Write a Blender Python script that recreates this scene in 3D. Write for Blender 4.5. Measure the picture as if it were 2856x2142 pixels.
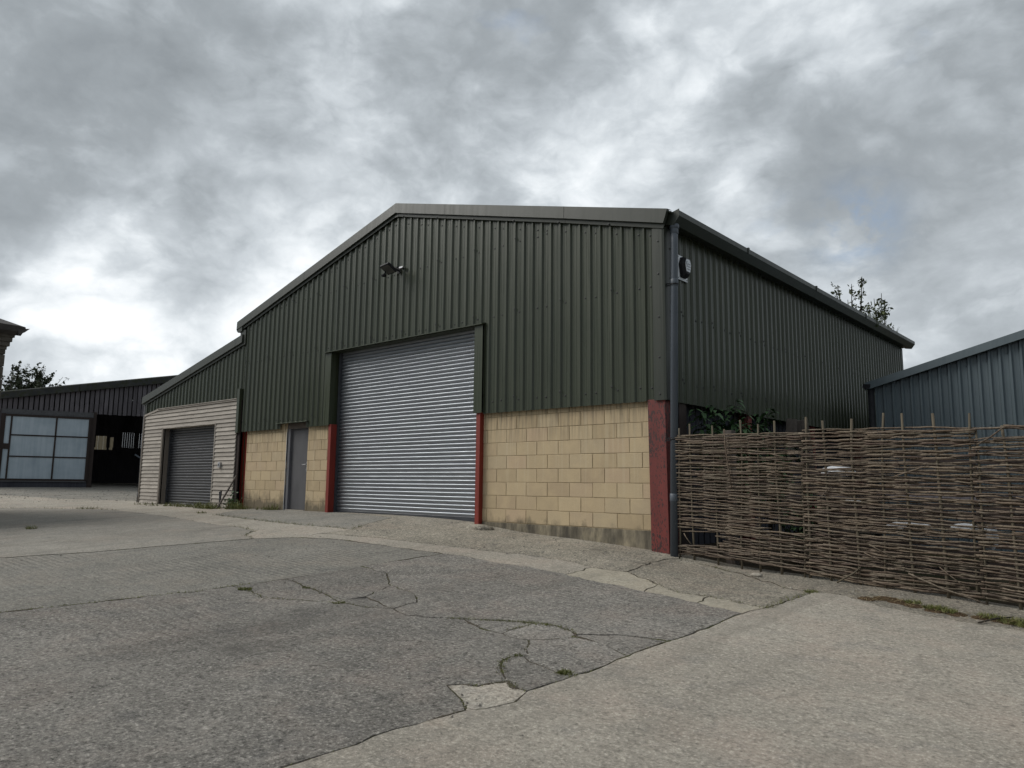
import bpy, bmesh, math, random
import numpy as np
from mathutils import Vector, Matrix
from mathutils.geometry import delaunay_2d_cdt

for _o in list(bpy.data.objects):
    bpy.data.objects.remove(_o)
SC = bpy.context.scene
COL = SC.collection
R = math.radians

# ------------------------------------------------------------------ camera
cam_d = bpy.data.cameras.new('camera')
cam_d.sensor_width = 36.0
cam_d.lens = 26.383
cam_d.clip_start = 0.05
cam_d.clip_end = 4000
cam = bpy.data.objects.new('camera', cam_d)
COL.objects.link(cam)
_f = Vector((-0.65860921, 0.74055212, 0.13347831))
_r = Vector((0.74815531, 0.66343687, 0.0107313))
_u = Vector((0.08060735, -0.10693024, 0.99099363))
CAMP = Vector((8.86231563, -9.59312753, -1.17101841))
cam.matrix_world = Matrix(((_r.x, _u.x, -_f.x, CAMP.x), (_r.y, _u.y, -_f.y, CAMP.y),
                           (_r.z, _u.z, -_f.z, CAMP.z), (0, 0, 0, 1)))
SC.camera = cam

# ------------------------------------------------------------------ sky and sun
SUN_DIR = Vector((-0.62, -0.42, 0.66)).normalized()     # towards the veiled sun
SKY_GAIN = 1.0
CLOUD_OFF = (8.4, 2.2, 5.1)
world = bpy.data.worlds.new('World')
SC.world = world
world.use_nodes = True
wt = world.node_tree
wt.nodes.clear()


class NT:
    """small helper for writing node trees"""
    def __init__(s, t): s.t = t
    def n(s, kind, **kw):
        nd = s.t.nodes.new(kind)
        for k, v in kw.items():
            if k.startswith('i_'):
                key = k[2:]
                key = int(key) if key.isdigit() else key.replace('_', ' ')
                s.set(nd.inputs[key], v)
            else:
                setattr(nd, k, v)
        return nd
    def set(s, sock, v):
        if hasattr(v, 'is_output') or isinstance(v, bpy.types.NodeSocket):
            s.t.links.new(v, sock)
        elif isinstance(v, bpy.types.Node):
            s.t.links.new(v.outputs[0], sock)
        else:
            sock.default_value = v
    def math(s, op, a, b=0.0, c=None, clamp=False):
        nd = s.t.nodes.new('ShaderNodeMath'); nd.operation = op; nd.use_clamp = clamp
        s.set(nd.inputs[0], a); s.set(nd.inputs[1], b)
        if c is not None: s.set(nd.inputs[2], c)
        return nd.outputs[0]
    def vmath(s, op, a, b=(0, 0, 0)):
        nd = s.t.nodes.new('ShaderNodeVectorMath'); nd.operation = op
        s.set(nd.inputs[0], a); s.set(nd.inputs[1], b)
        return nd.outputs['Value'] if op == 'DOT_PRODUCT' else nd.outputs[0]
    def noise(s, vec, scale, detail=4.0, rough=0.55, dist=0.0):
        nd = s.t.nodes.new('ShaderNodeTexNoise')
        if vec is not None: s.set(nd.inputs['Vector'], vec)
        nd.inputs['Scale'].default_value = scale
        nd.inputs['Detail'].default_value = detail
        nd.inputs['Roughness'].default_value = rough
        nd.inputs['Distortion'].default_value = dist
        return nd.outputs['Fac']
    def ramp(s, fac, stops, interp='LINEAR'):
        nd = s.t.nodes.new('ShaderNodeValToRGB')
        cr = nd.color_ramp; cr.interpolation = interp
        while len(cr.elements) < len(stops): cr.elements.new(0.5)
        for e, (p, c) in zip(cr.elements, stops):
            e.position = p
            e.color = (c, c, c, 1) if isinstance(c, (int, float)) else (*c, 1)
        s.set(nd.inputs[0], fac)
        return nd.outputs[0]
    def mix(s, fac, a, b, blend='MIX'):
        nd = s.t.nodes.new('ShaderNodeMix'); nd.data_type = 'RGBA'; nd.blend_type = blend
        s.set(nd.inputs[0], fac)
        s.set(nd.inputs[6], (*a, 1) if isinstance(a, tuple) and len(a) == 3 else a)
        s.set(nd.inputs[7], (*b, 1) if isinstance(b, tuple) and len(b) == 3 else b)
        return nd.outputs[2]
    def mapr(s, v, a, b, c=0.0, d=1.0, clamp=True):
        nd = s.t.nodes.new('ShaderNodeMapRange'); nd.clamp = clamp
        s.set(nd.inputs[0], v)
        for i, q in enumerate((a, b, c, d)): nd.inputs[i + 1].default_value = q
        return nd.outputs[0]
    def bump(s, h, strength=0.3, dist=0.01, normal=None):
        nd = s.t.nodes.new('ShaderNodeBump')
        nd.inputs['Strength'].default_value = strength
        nd.inputs['Distance'].default_value = dist
        s.set(nd.inputs['Height'], h)
        if normal is not None: s.set(nd.inputs['Normal'], normal)
        return nd.outputs[0]
    def scalev(s, v, sx, sy, sz):
        return s.vmath('MULTIPLY', v, (sx, sy, sz))


W = NT(wt)
tc = W.n('ShaderNodeTexCoord')
dirv = W.vmath('NORMALIZE', tc.outputs['Generated'])
cp = W.vmath('ADD', W.scalev(dirv, 3.3, 3.3, 5.0), CLOUD_OFF)     # banks a little wider than tall
wrp = W.n('ShaderNodeTexNoise', i_Vector=cp, i_Scale=1.9, i_Detail=4.0)
cw = W.vmath('ADD', cp, W.scalev(W.vmath('SUBTRACT', wrp.outputs['Color'], (0.5, 0.5, 0.5)), 0.26, 0.26, 0.26))
n_big = W.noise(cp, 0.62, 2.0, 0.5, 0.3)
n_mid = W.noise(cw, 1.25, 12.0, 0.55, 0.0)
n_fine = W.noise(W.vmath('ADD', cw, (11.3, 4.2, 0)), 3.9, 12.0, 0.62, 0.0)
bil = W.math('ABSOLUTE', W.math('SUBTRACT', W.noise(W.vmath('ADD', cw, (3.3, 8.2, 0)), 2.7, 6.0, 0.5, 0.0), 0.5))
# heaps with firmer rims: the mid octave is pushed apart before the finer ones are laid over it
n_heap = W.n('ShaderNodeMapRange', i_0=n_mid, i_1=0.435, i_2=0.565, i_3=0.385, i_4=0.615)
n_heap.interpolation_type = 'SMOOTHSTEP'
dens = W.math('MULTIPLY', n_big, 0.30)
dens = W.math('MULTIPLY_ADD', n_heap.outputs[0], 0.26, dens)
dens = W.math('MULTIPLY_ADD', n_mid, 0.22, dens)
dens = W.math('MULTIPLY_ADD', n_fine, 0.20, dens)
dens = W.math('MULTIPLY_ADD', bil, -0.36, W.math('ADD', dens, 0.038))
# broad cloud masses of this sky: (direction, width, thickness; minus = thin bright veil)
MASSES = [((-0.93, 0.34, 0.150), 0.17, -0.075), ((-0.75, 0.64, 0.10), 0.16, -0.03), ((-0.15, 0.97, 0.16), 0.14, -0.03), ((-0.900, 0.360, 0.230), 0.11, -0.10), ((-0.942, 0.284, 0.170), 0.10, -0.09), ((-0.872, 0.469, 0.139), 0.12, -0.09),
          ((-0.861, 0.424, 0.281), 0.05, -0.09), ((-0.902, 0.309, 0.300), 0.050, -0.12),
          ((-0.917, 0.266, 0.297), 0.09, 0.07), ((-0.864, 0.340, 0.372), 0.13, 0.11), ((-0.885, 0.405, 0.212), 0.040, 0.13),
          ((-0.840, 0.425, 0.262), 0.06, 0.10), ((-0.886, 0.244, 0.393), 0.18, 0.03), ((-0.80, 0.52, 0.245), 0.05, -0.08),
          ((-0.563, 0.712, 0.419), 0.20, -0.03), ((-0.463, 0.770, 0.440), 0.15, -0.03), ((-0.64, 0.69, 0.30), 0.10, -0.04),
          ((-0.313, 0.882, 0.352), 0.050, 0.09), ((-0.195, 0.928, 0.319), 0.08, 0.02), ((-0.196, 0.866, 0.461), 0.15, 0.03),
          ((-0.183, 0.956, 0.230), 0.12, -0.02), ((-0.55, 0.80, 0.25), 0.10, -0.05)]
for d_, w_, a_ in MASSES:
    dv = Vector(d_).normalized()
    dt = W.vmath('DOT_PRODUCT', dirv, tuple(dv))
    g = W.math('EXPONENT', W.math('MULTIPLY', W.math('SUBTRACT', dt, 1.0), 1.0 / (w_ * w_)))
    dens = W.math('MULTIPLY_ADD', g, a_, dens)
CLOUD_STOPS = [(0.31, (0.535, 0.553, 0.567)), (0.370, (0.435, 0.461, 0.480)), (0.430, (0.334, 0.360, 0.381)),
               (0.500, (0.252, 0.275, 0.294)), (0.575, (0.192, 0.211, 0.226)), (0.68, (0.150, 0.166, 0.179))]
cloud = W.ramp(dens, CLOUD_STOPS)
sky = W.n('ShaderNodeTexSky')
sky.sky_type = 'NISHITA'
sky.sun_disc = False
sky.sun_elevation = math.asin(SUN_DIR.z)
sky.sun_rotation = math.atan2(SUN_DIR.x, SUN_DIR.y)
skyb = W.mix(1.0, sky.outputs[0], (0.085, 0.085, 0.085), 'MULTIPLY')
# tiny holes of blue where the veil is thinnest, elsewhere overcast
hole = W.noise(W.vmath('ADD', cp, (4.0, 9.0, 0)), 1.1, 5.0, 0.5, 0.4)
holef = W.ramp(hole, [(0.0, 0.0), (0.70, 0.0), (0.80, 0.45)])
dt = W.vmath('DOT_PRODUCT', dirv, tuple(Vector((-0.266, 0.912, 0.311)).normalized()))
hg = W.math('EXPONENT', W.math('MULTIPLY', W.math('SUBTRACT', dt, 1.0), 1.0 / (0.030 ** 2)))
hg = W.math('MULTIPLY', hg, W.mapr(n_fine, 0.42, 0.58))
holef = W.math('ADD', holef, W.math('MULTIPLY', hg, 0.6), clamp=True)
wcol = W.mix(holef, cloud, skyb)
bg = W.n('ShaderNodeBackground', i_Color=wcol, i_Strength=SKY_GAIN)
wo = W.n('ShaderNodeOutputWorld', i_Surface=bg.outputs[0])

sun_d = bpy.data.lights.new('sun', 'SUN')
sun_d.energy = 1.5
sun_d.angle = R(36)
sun_d.color = (1.0, 0.965, 0.91)
sun = bpy.data.objects.new('sun', sun_d)
sun.rotation_euler = (-SUN_DIR).to_track_quat('-Z', 'Y').to_euler()
sun.location = (0, 0, 30)
COL.objects.link(sun)

vs = SC.view_settings
vs.view_transform = 'Standard'
vs.look = 'None'
vs.exposure = 0.92
vs.gamma = 1.0
vs.use_curve_mapping = False

# ------------------------------------------------------------------ object helpers
ROOT_LOC = {}


def wloc(o):
    v = Vector((0, 0, 0))
    while o is not None:
        v += o.location
        o = o.parent
    return v


def link(name, me, mat=None, parent=None):
    o = bpy.data.objects.new(name, me)
    if mat is not None and me is not None and not me.materials:
        me.materials.append(mat)
    COL.objects.link(o)
    if parent is not None:
        o.parent = parent
    return o


def thing(name, label, cat, loc=(0, 0, 0), group=None):
    o = bpy.data.objects.new(name, None)
    o.empty_display_size = 0.2
    o.location = loc
    COL.objects.link(o)
    return tag(o, label, cat, group)


def tag(o, label=None, cat=None, group=None, kind=None):
    if label: o['label'] = label
    if cat: o['category'] = cat
    if group: o['group'] = group
    if kind: o['kind'] = kind
    return o


class MB:
    def __init__(s): s.v, s.f, s.sm = [], [], []
    def add(s, vs_, fs, smooth=False):
        b = len(s.v)
        s.v.extend(tuple(v) for v in vs_)
        for f in fs:
            s.f.append(tuple(b + i for i in f)); s.sm.append(smooth)
        return s
    def box(s, x0, x1, y0, y1, z0, z1):
        return s.add([(x0, y0, z0), (x1, y0, z0), (x1, y1, z0), (x0, y1, z0), (x0, y0, z1), (x1, y0, z1), (x1, y1, z1), (x0, y1, z1)],
                     [(0, 3, 2, 1), (4, 5, 6, 7), (0, 1, 5, 4), (1, 2, 6, 5), (2, 3, 7, 6), (3, 0, 4, 7)])
    def obox(s, c, ax, ay, az, hx, hy, hz):
        c = Vector(c); ax, ay, az = Vector(ax).normalized(), Vector(ay).normalized(), Vector(az).normalized()
        vv = [c + ax * (hx * i) + ay * (hy * j) + az * (hz * k) for k in (-1, 1) for i, j in ((-1, -1), (1, -1), (1, 1), (-1, 1))]
        return s.add(vv, [(0, 3, 2, 1), (4, 5, 6, 7), (0, 1, 5, 4), (1, 2, 6, 5), (2, 3, 7, 6), (3, 0, 4, 7)])
    def prism(s, prof, p0, p1, closed=True, caps=True, smooth=False):
        """prof: function or list of 3-vectors offset; swept from p0 to p1"""
        n = len(prof)
        vv = [Vector(p0) + Vector(q) for q in prof] + [Vector(p1) + Vector(q) for q in prof]
        ff = []
        for i in range(n if closed else n - 1):
            j = (i + 1) % n
            ff.append((i, j, n + j, n + i))
        if caps and closed:
            ff.append(tuple(reversed(range(n)))); ff.append(tuple(range(n, 2 * n)))
        return s.add(vv, ff, smooth)
    def tube(s, pts, rad, seg=6, caps=True, smooth=True, jit=0.0, rng=None):
        pts = [Vector(p) for p in pts]
        n = len(pts)
        rr = rad if isinstance(rad, (list, tuple)) else [rad] * n
        b = len(s.v)
        up = None
        for i, p in enumerate(pts):
            t = (pts[min(i + 1, n - 1)] - pts[max(i - 1, 0)])
            if t.length < 1e-9: t = Vector((0, 0, 1))
            t.normalize()
            if up is None:
                up = Vector((0, 0, 1)) if abs(t.z) < 0.9 else Vector((1, 0, 0))
            a = t.cross(up)
            if a.length < 1e-6: a = t.cross(Vector((0, 1, 0)))
            a.normalize(); c = a.cross(t).normalized(); up = c
            for k in range(seg):
                an = 2 * math.pi * k / seg
                q = rr[i]
                if jit: q *= 1 + (rng.random() - .5) * jit
                s.v.append(tuple(p + a * (math.cos(an) * q) + c * (math.sin(an) * q)))
        for i in range(n - 1):
            for k in range(seg):
                k2 = (k + 1) % seg
                s.f.append((b + i * seg + k, b + i * seg + k2, b + (i + 1) * seg + k2, b + (i + 1) * seg + k)); s.sm.append(smooth)
        if caps:
            s.f.append(tuple(b + k for k in reversed(range(seg)))); s.sm.append(False)
            s.f.append(tuple(b + (n - 1) * seg + k for k in range(seg))); s.sm.append(False)
        return s
    def mesh(s, name, off=(0, 0, 0)):
        me = bpy.data.meshes.new(name)
        o = Vector(off)
        me.from_pydata([tuple(Vector(v) - o) for v in s.v], [], s.f)
        me.polygons.foreach_set('use_smooth', s.sm)
        me.update()
        return me
    def build(s, name, mat, parent=None, bevel=0.0):
        off = wloc(parent) if parent is not None else (0, 0, 0)
        me = s.mesh(name, off)
        bm = bmesh.new(); bm.from_mesh(me)
        if bevel:
            bmesh.ops.bevel(bm, geom=[e for e in bm.edges if len(e.link_faces) == 2 and e.calc_face_angle(0) > 0.5], offset=bevel, segments=1, affect='EDGES', clamp_overlap=True)
        bmesh.ops.recalc_face_normals(bm, faces=bm.faces)
        bm.to_mesh(me); bm.free()
        return link(name, me, mat, parent)


# ------------------------------------------------------------------ materials
MATS = {}


def mat(name, rough=0.6, metal=0.0, spec=0.5):
    m = bpy.data.materials.new(name)
    m.use_nodes = True
    t = m.node_tree
    t.nodes.clear()
    N = NT(t)
    b = N.n('ShaderNodeBsdfPrincipled')
    b.inputs['Roughness'].default_value = rough
    b.inputs['Metallic'].default_value = metal
    b.inputs['Specular IOR Level'].default_value = spec
    o = N.n('ShaderNodeOutputMaterial', i_0=b.outputs[0])
    N.b = b
    N.pos = N.n('ShaderNodeNewGeometry').outputs['Position']
    MATS[name] = m
    return m, N


def objrand(N):
    return N.n('ShaderNodeObjectInfo').outputs['Random']


def col(N, c):
    N.set(N.b.inputs['Base Color'], (*c, 1) if isinstance(c, tuple) else c)


def nrm(N, x):
    N.set(N.b.inputs['Normal'], x)


def painted_sheet(name, c0, c1, rough=0.4):
    m, N = mat(name, rough, spec=0.42)
    streak = N.noise(N.scalev(N.pos, 26, 26, 0.55), 1.0, 5, 0.6)
    cloudy = N.noise(N.pos, 1.1, 4, 0.6)
    fac = N.math('MULTIPLY_ADD', streak, 0.6, N.math('MULTIPLY', cloudy, 0.4))
    c = N.mix(N.mapr(fac, 0.33, 0.67), c0, c1)
    c = N.mix(N.mapr(objrand(N), 0, 1, 0.0, 0.22), c, tuple(q * 1.5 for q in c1))
    col(N, c)
    N.set(N.b.inputs['Roughness'], N.mapr(streak, 0.3, 0.7, rough - 0.07, rough + 0.12))
    nrm(N, N.bump(N.noise(N.scalev(N.pos, 3, 3, 1.2), 1.0, 3), 0.12, 0.02))
    return m


CLAD = painted_sheet('cladding_green', (0.0255, 0.0325, 0.0185), (0.0375, 0.0445, 0.0260), 0.29)
TRIM = painted_sheet('flashing_green', (0.019, 0.0235, 0.0165), (0.027, 0.032, 0.0235), 0.40)
GREYCLAD = painted_sheet('cladding_blue_grey', (0.072, 0.096, 0.110), (0.100, 0.128, 0.142), 0.40)
GREYTRIM = painted_sheet('flashing_blue_grey', (0.070, 0.092, 0.104), (0.088, 0.112, 0.124), 0.38)

m, N = mat('galvanised_steel', 0.3, 1.0); GALV = m
sp = N.noise(N.scalev(N.pos, 3.0, 3, 40), 1.0, 5, 0.6)
col(N, N.ramp(sp, [(0.3, (0.245, 0.262, 0.285)), (0.7, (0.325, 0.345, 0.37))]))
N.set(N.b.inputs['Roughness'], N.mapr(N.noise(N.scalev(N.pos, 9, 9, 60), 1.0, 5, 0.6), 0.3, 0.7, 0.42, 0.56))
nrm(N, N.bump(N.noise(N.scalev(N.pos, 1.4, 1.4, 9), 1.0, 3), 0.25, 0.01))

m, N = mat('dark_steel', 0.42); DARKSLAT = m
col(N, N.ramp(N.noise(N.scalev(N.pos, 4, 4, 14), 1, 4), [(0.3, (0.028, 0.031, 0.037)), (0.7, (0.046, 0.050, 0.058))]))

m, N = mat('pvc_grey', 0.5); PVC = m
col(N, N.ramp(N.noise(N.scalev(N.pos, 9, 9, 1.2), 1, 4), [(0.3, (0.056, 0.069, 0.086)), (0.7, (0.076, 0.091, 0.111))]))
m, N = mat('black_plastic', 0.6, spec=0.2); BLACK = m
col(N, N.ramp(N.noise(N.pos, 12, 3), [(0.3, (0.010, 0.011, 0.013)), (0.7, (0.022, 0.023, 0.026))]))
m, N = mat('white_plastic', 0.45); WHITE = m
col(N, N.ramp(N.noise(N.pos, 7, 4), [(0.3, (0.50, 0.54, 0.58)), (0.7, (0.68, 0.71, 0.74))]))
m, N = mat('sack_plastic', 0.5); SACK = m
col(N, N.ramp(N.noise(N.pos, 5, 4), [(0.3, (0.42, 0.43, 0.45)), (0.7, (0.62, 0.64, 0.66))]))
m, N = mat('lamp_glass', 0.35, spec=0.3); LAMPGLASS = m
col(N, N.ramp(N.noise(N.pos, 30, 2), [(0.3, (0.045, 0.047, 0.045)), (0.7, (0.075, 0.078, 0.073))]))
m, N = mat('steel_bright', 0.35, 0.9); BRIGHT = m
col(N, N.ramp(N.noise(N.pos, 30, 2), [(0.3, (0.4, 0.4, 0.41)), (0.7, (0.6, 0.6, 0.61))]))
m, N = mat('screw_dark', 0.5); SCREW = m
col(N, N.ramp(objrand(N), [(0.0, (0.012, 0.013, 0.013)), (1.0, (0.02, 0.021, 0.02))]))

# concrete blocks
m, N = mat('concrete_block', 0.9, spec=0.25); BLOCK = m
r_ = objrand(N)
base = N.ramp(r_, [(0.0, (0.365, 0.285, 0.180)), (0.2, (0.450, 0.355, 0.228)), (0.4, (0.395, 0.305, 0.200)), (0.6, (0.480, 0.382, 0.245)), (0.8, (0.415, 0.336, 0.226)), (1.0, (0.455, 0.345, 0.232))])
g1 = N.noise(N.pos, 70, 4, 0.65)
base = N.mix(N.mapr(g1, 0.35, 0.7, 0.0, 0.30), base, (0.27, 0.215, 0.13))
base = N.mix(N.mapr(N.noise(N.pos, 3.2, 5, 0.6), 0.45, 0.72, 0.0, 0.45), base, (0.52, 0.41, 0.25))
pits = N.n('ShaderNodeTexVoronoi', i_Vector=N.pos, i_Scale=55.0).outputs['Distance']
base = N.mix(N.mapr(pits, 0.0, 0.13, 0.35, 0.0), base, (0.14, 0.105, 0.06))
sx = N.n('ShaderNodeSeparateXYZ', i_0=N.pos)
drip = N.noise(N.scalev(N.pos, 17, 17, 0.9), 1.0, 4, 0.6)
# run-off streaks under the sheeting, splash dirt along the foot
top = N.math('MULTIPLY', N.mapr(sx.outputs[2], -0.55, 0.06), N.mapr(drip, 0.47, 0.60, 0.0, 0.75))
base = N.mix(top, base, (0.16, 0.135, 0.095))
pale = N.math('MULTIPLY', N.mapr(sx.outputs[2], -1.7, -0.2, 0.12, 0.55), N.mapr(N.noise(N.scalev(N.pos, 23, 23, 0.6), 1.0, 3, 0.5), 0.56, 0.64, 0.0, 0.5))
base = N.mix(pale, base, (0.52, 0.46, 0.33))
foot = N.math('ADD', sx.outputs[2], N.mapr(N.noise(N.scalev(N.pos, 5, 5, 3), 1.0, 5, 0.65), 0.3, 0.7, -0.16, 0.16, False))
foot = N.math('MULTIPLY_ADD', sx.outputs[0], 0.035, foot)
base = N.mix(N.mapr(foot, -1.90, -1.68, 0.88, 0.0), base, (0.115, 0.098, 0.068))
col(N, base)
nrm(N, N.bump(N.math('ADD', g1, N.math('MULTIPLY', N.mapr(pits, 0.0, 0.2), 0.6)), 0.42, 0.006))

m, N = mat('mortar', 0.95, spec=0.2); MORTAR = m
col(N, N.ramp(N.noise(N.pos, 18, 5, 0.6), [(0.3, (0.27, 0.215, 0.135)), (0.7, (0.40, 0.32, 0.205))]))
nrm(N, N.bump(N.noise(N.pos, 120, 3), 0.4, 0.004))

m, N = mat('plinth_render', 0.95, spec=0.2); PLINTH = m
k1 = N.noise(N.scalev(N.pos, 3.2, 3.2, 1.2), 1.0, 6, 0.7)
k2 = N.noise(N.scalev(N.pos, 14, 14, 5), 1.0, 5, 0.6)
c_ = N.ramp(k1, [(0.34, (0.06, 0.055, 0.045)), (0.48, (0.15, 0.132, 0.10)), (0.6, (0.26, 0.225, 0.16)), (0.75, (0.34, 0.29, 0.205))])
col(N, N.mix(N.mapr(k2, 0.45, 0.65, 0.0, 0.55), c_, (0.10, 0.088, 0.066)))
nrm(N, N.bump(N.math('ADD', k2, N.noise(N.pos, 90, 3)), 0.5, 0.006))

m, N = mat('red_oxide_steel', 0.55); REDSTEEL = m
col(N, N.ramp(N.noise(N.scalev(N.pos, 7, 7, 2), 1, 5, 0.6), [(0.3, (0.145, 0.015, 0.008)), (0.7, (0.20, 0.020, 0.010))]))
m, N = mat('red_oxide_flaking', 0.6); REDRUST = m
fl = N.noise(N.scalev(N.pos, 42, 42, 20), 1.0, 8, 0.70)
big = N.noise(N.scalev(N.pos, 3.3, 3.3, 1.6), 1.0, 3, 0.5)
flm = N.mapr(N.math('MULTIPLY_ADD', big, 0.45, fl), 0.765, 0.80)
c_ = N.ramp(N.noise(N.scalev(N.pos, 6, 6, 1.5), 1, 5, 0.6), [(0.3, (0.105, 0.015, 0.012)), (0.7, (0.155, 0.023, 0.018))])
col(N, N.mix(flm, c_, (0.030, 0.011, 0.010)))
nrm(N, N.bump(flm, -0.5, 0.004))


def timber(name, c0, c1, knot, axis, rough=0.85, scale=1.0, dark=0.0):
    """weathered timber with the grain along axis"""
    m, N = mat(name, rough, spec=0.2)
    sc = [34 * scale] * 3
    sc['xyz'.index(axis)] = 1.6 * scale
    off = N.math('MULTIPLY', objrand(N), 37.0)
    p = N.vmath('ADD', N.pos, N.n('ShaderNodeCombineXYZ', i_0=off, i_1=off, i_2=off).outputs[0])
    gr = N.noise(N.vmath('MULTIPLY', p, tuple(sc)), 1.0, 6, 0.62, 0.6)
    bl = N.noise(p, 2.1 * scale, 4, 0.6)
    c = N.ramp(gr, [(0.28, c0), (0.72, c1)])
    c = N.mix(N.mapr(bl, 0.4, 0.72, 0.0, 0.45), c, tuple(q * 0.62 for q in c0))
    ks = [5.0] * 3
    ks['xyz'.index(axis)] = 2.6
    vo = N.n('ShaderNodeTexVoronoi', i_Vector=N.vmath('MULTIPLY', p, tuple(ks)), i_Scale=1.0).outputs['Distance']
    c = N.mix(N.mapr(vo, 0.045, 0.10, 0.8, 0.0), c, knot)
    c = N.mix(N.mapr(objrand(N), 0, 1, 0.0, 0.48), c, tuple(q * 0.66 for q in c0))
    c = N.mix(N.mapr(N.noise(N.vmath('MULTIPLY', p, tuple(q * .35 for q in sc)), 1.0, 5, 0.7), 0.55, 0.68, 0.0, 0.5), c, tuple(q * 0.5 for q in c0))
    col(N, c)
    nrm(N, N.bump(gr, 0.5, 0.004))
    return m


WBOARD = timber('weathered_board', (0.300, 0.272, 0.240), (0.500, 0.462, 0.414), (0.09, 0.068, 0.052), 'x')
JAMB = timber('weathered_jamb', (0.17, 0.148, 0.126), (0.27, 0.240, 0.208), (0.08, 0.06, 0.047), 'z')
DPLANK = timber('dark_plank', (0.072, 0.067, 0.075), (0.160, 0.150, 0.166), (0.016, 0.016, 0.02), 'z')
DLINING = timber('dark_lining', (0.034, 0.036, 0.046), (0.078, 0.082, 0.098), (0.016, 0.016, 0.02), 'z')
DRAIL = timber('dark_rail', (0.07, 0.072, 0.078), (0.115, 0.117, 0.124), (0.03, 0.03, 0.03), 'x')
DFRAME = timber('dark_frame', (0.034, 0.026, 0.024), (0.060, 0.048, 0.044), (0.01, 0.01, 0.01), 'z')
OFFCUT = timber('offcut_timber', (0.055, 0.046, 0.040), (0.150, 0.130, 0.115), (0.03, 0.02, 0.015), 'z')

m, N = mat('door_panel', 0.45); PANE = m
st = N.noise(N.scalev(N.pos, 11, 11, 0.6), 1.0, 4, 0.6)
c_ = N.ramp(st, [(0.3, (0.29, 0.355, 0.41)), (0.7, (0.37, 0.435, 0.49))])
col(N, N.mix(N.mapr(N.noise(N.pos, 2.0, 4), 0.4, 0.7, 0.0, 0.45), c_, (0.19, 0.25, 0.30)))

m, N = mat('door_paint', 0.5); DOOR = m
col(N, N.ramp(N.noise(N.scalev(N.pos, 5, 5, 1.4), 1, 4), [(0.3, (0.062, 0.061, 0.066)), (0.7, (0.085, 0.084, 0.089))]))
m, N = mat('door_frame_paint', 0.45); DOORFRAME = m
col(N, N.ramp(N.noise(N.scalev(N.pos, 8, 8, 2), 1, 4), [(0.3, (0.085, 0.086, 0.096)), (0.7, (0.125, 0.126, 0.138))]))
m, N = mat('lintel_panel', 0.8); LINTEL = m
col(N, N.ramp(N.noise(N.scalev(N.pos, 4, 4, 14), 1, 4), [(0.3, (0.085, 0.068, 0.055)), (0.7, (0.125, 0.102, 0.083))]))

# hazel bark, each rod a little different
m, N = mat('hazel_bark', 0.75, spec=0.3); HAZEL = m
r_ = objrand(N)
c_ = N.ramp(r_, [(0.0, (0.104, 0.073, 0.050)), (0.2, (0.052, 0.037, 0.029)), (0.4, (0.134, 0.100, 0.068)), (0.55, (0.072, 0.047, 0.037)),
                 (0.7, (0.165, 0.128, 0.092)), (0.85, (0.084, 0.067, 0.047)), (1.0, (0.118, 0.093, 0.070))])
b1 = N.noise(N.scalev(N.pos, 9, 9, 60), 1.0, 5, 0.65)
c_ = N.mix(N.mapr(b1, 0.46, 0.68, 0.0, 0.6), c_, (0.235, 0.200, 0.150))
c_ = N.mix(N.mapr(N.noise(N.pos, 45, 4, 0.6), 0.52, 0.64, 0.0, 0.7), c_, (0.030, 0.022, 0.017))
col(N, c_)
nrm(N, N.bump(N.noise(N.pos, 130, 3), 0.5, 0.003))
m, N = mat('hazel_stake', 0.8, spec=0.2); STAKE = m
b1 = N.noise(N.scalev(N.pos, 60, 60, 7), 1.0, 5, 0.65)
c_ = N.ramp(b1, [(0.3, (0.052, 0.043, 0.031)), (0.7, (0.135, 0.115, 0.083))])
col(N, N.mix(N.mapr(objrand(N), 0, 1, 0, 0.45), c_, (0.095, 0.08, 0.055)))
nrm(N, N.bump(b1, 0.5, 0.003))


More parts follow.
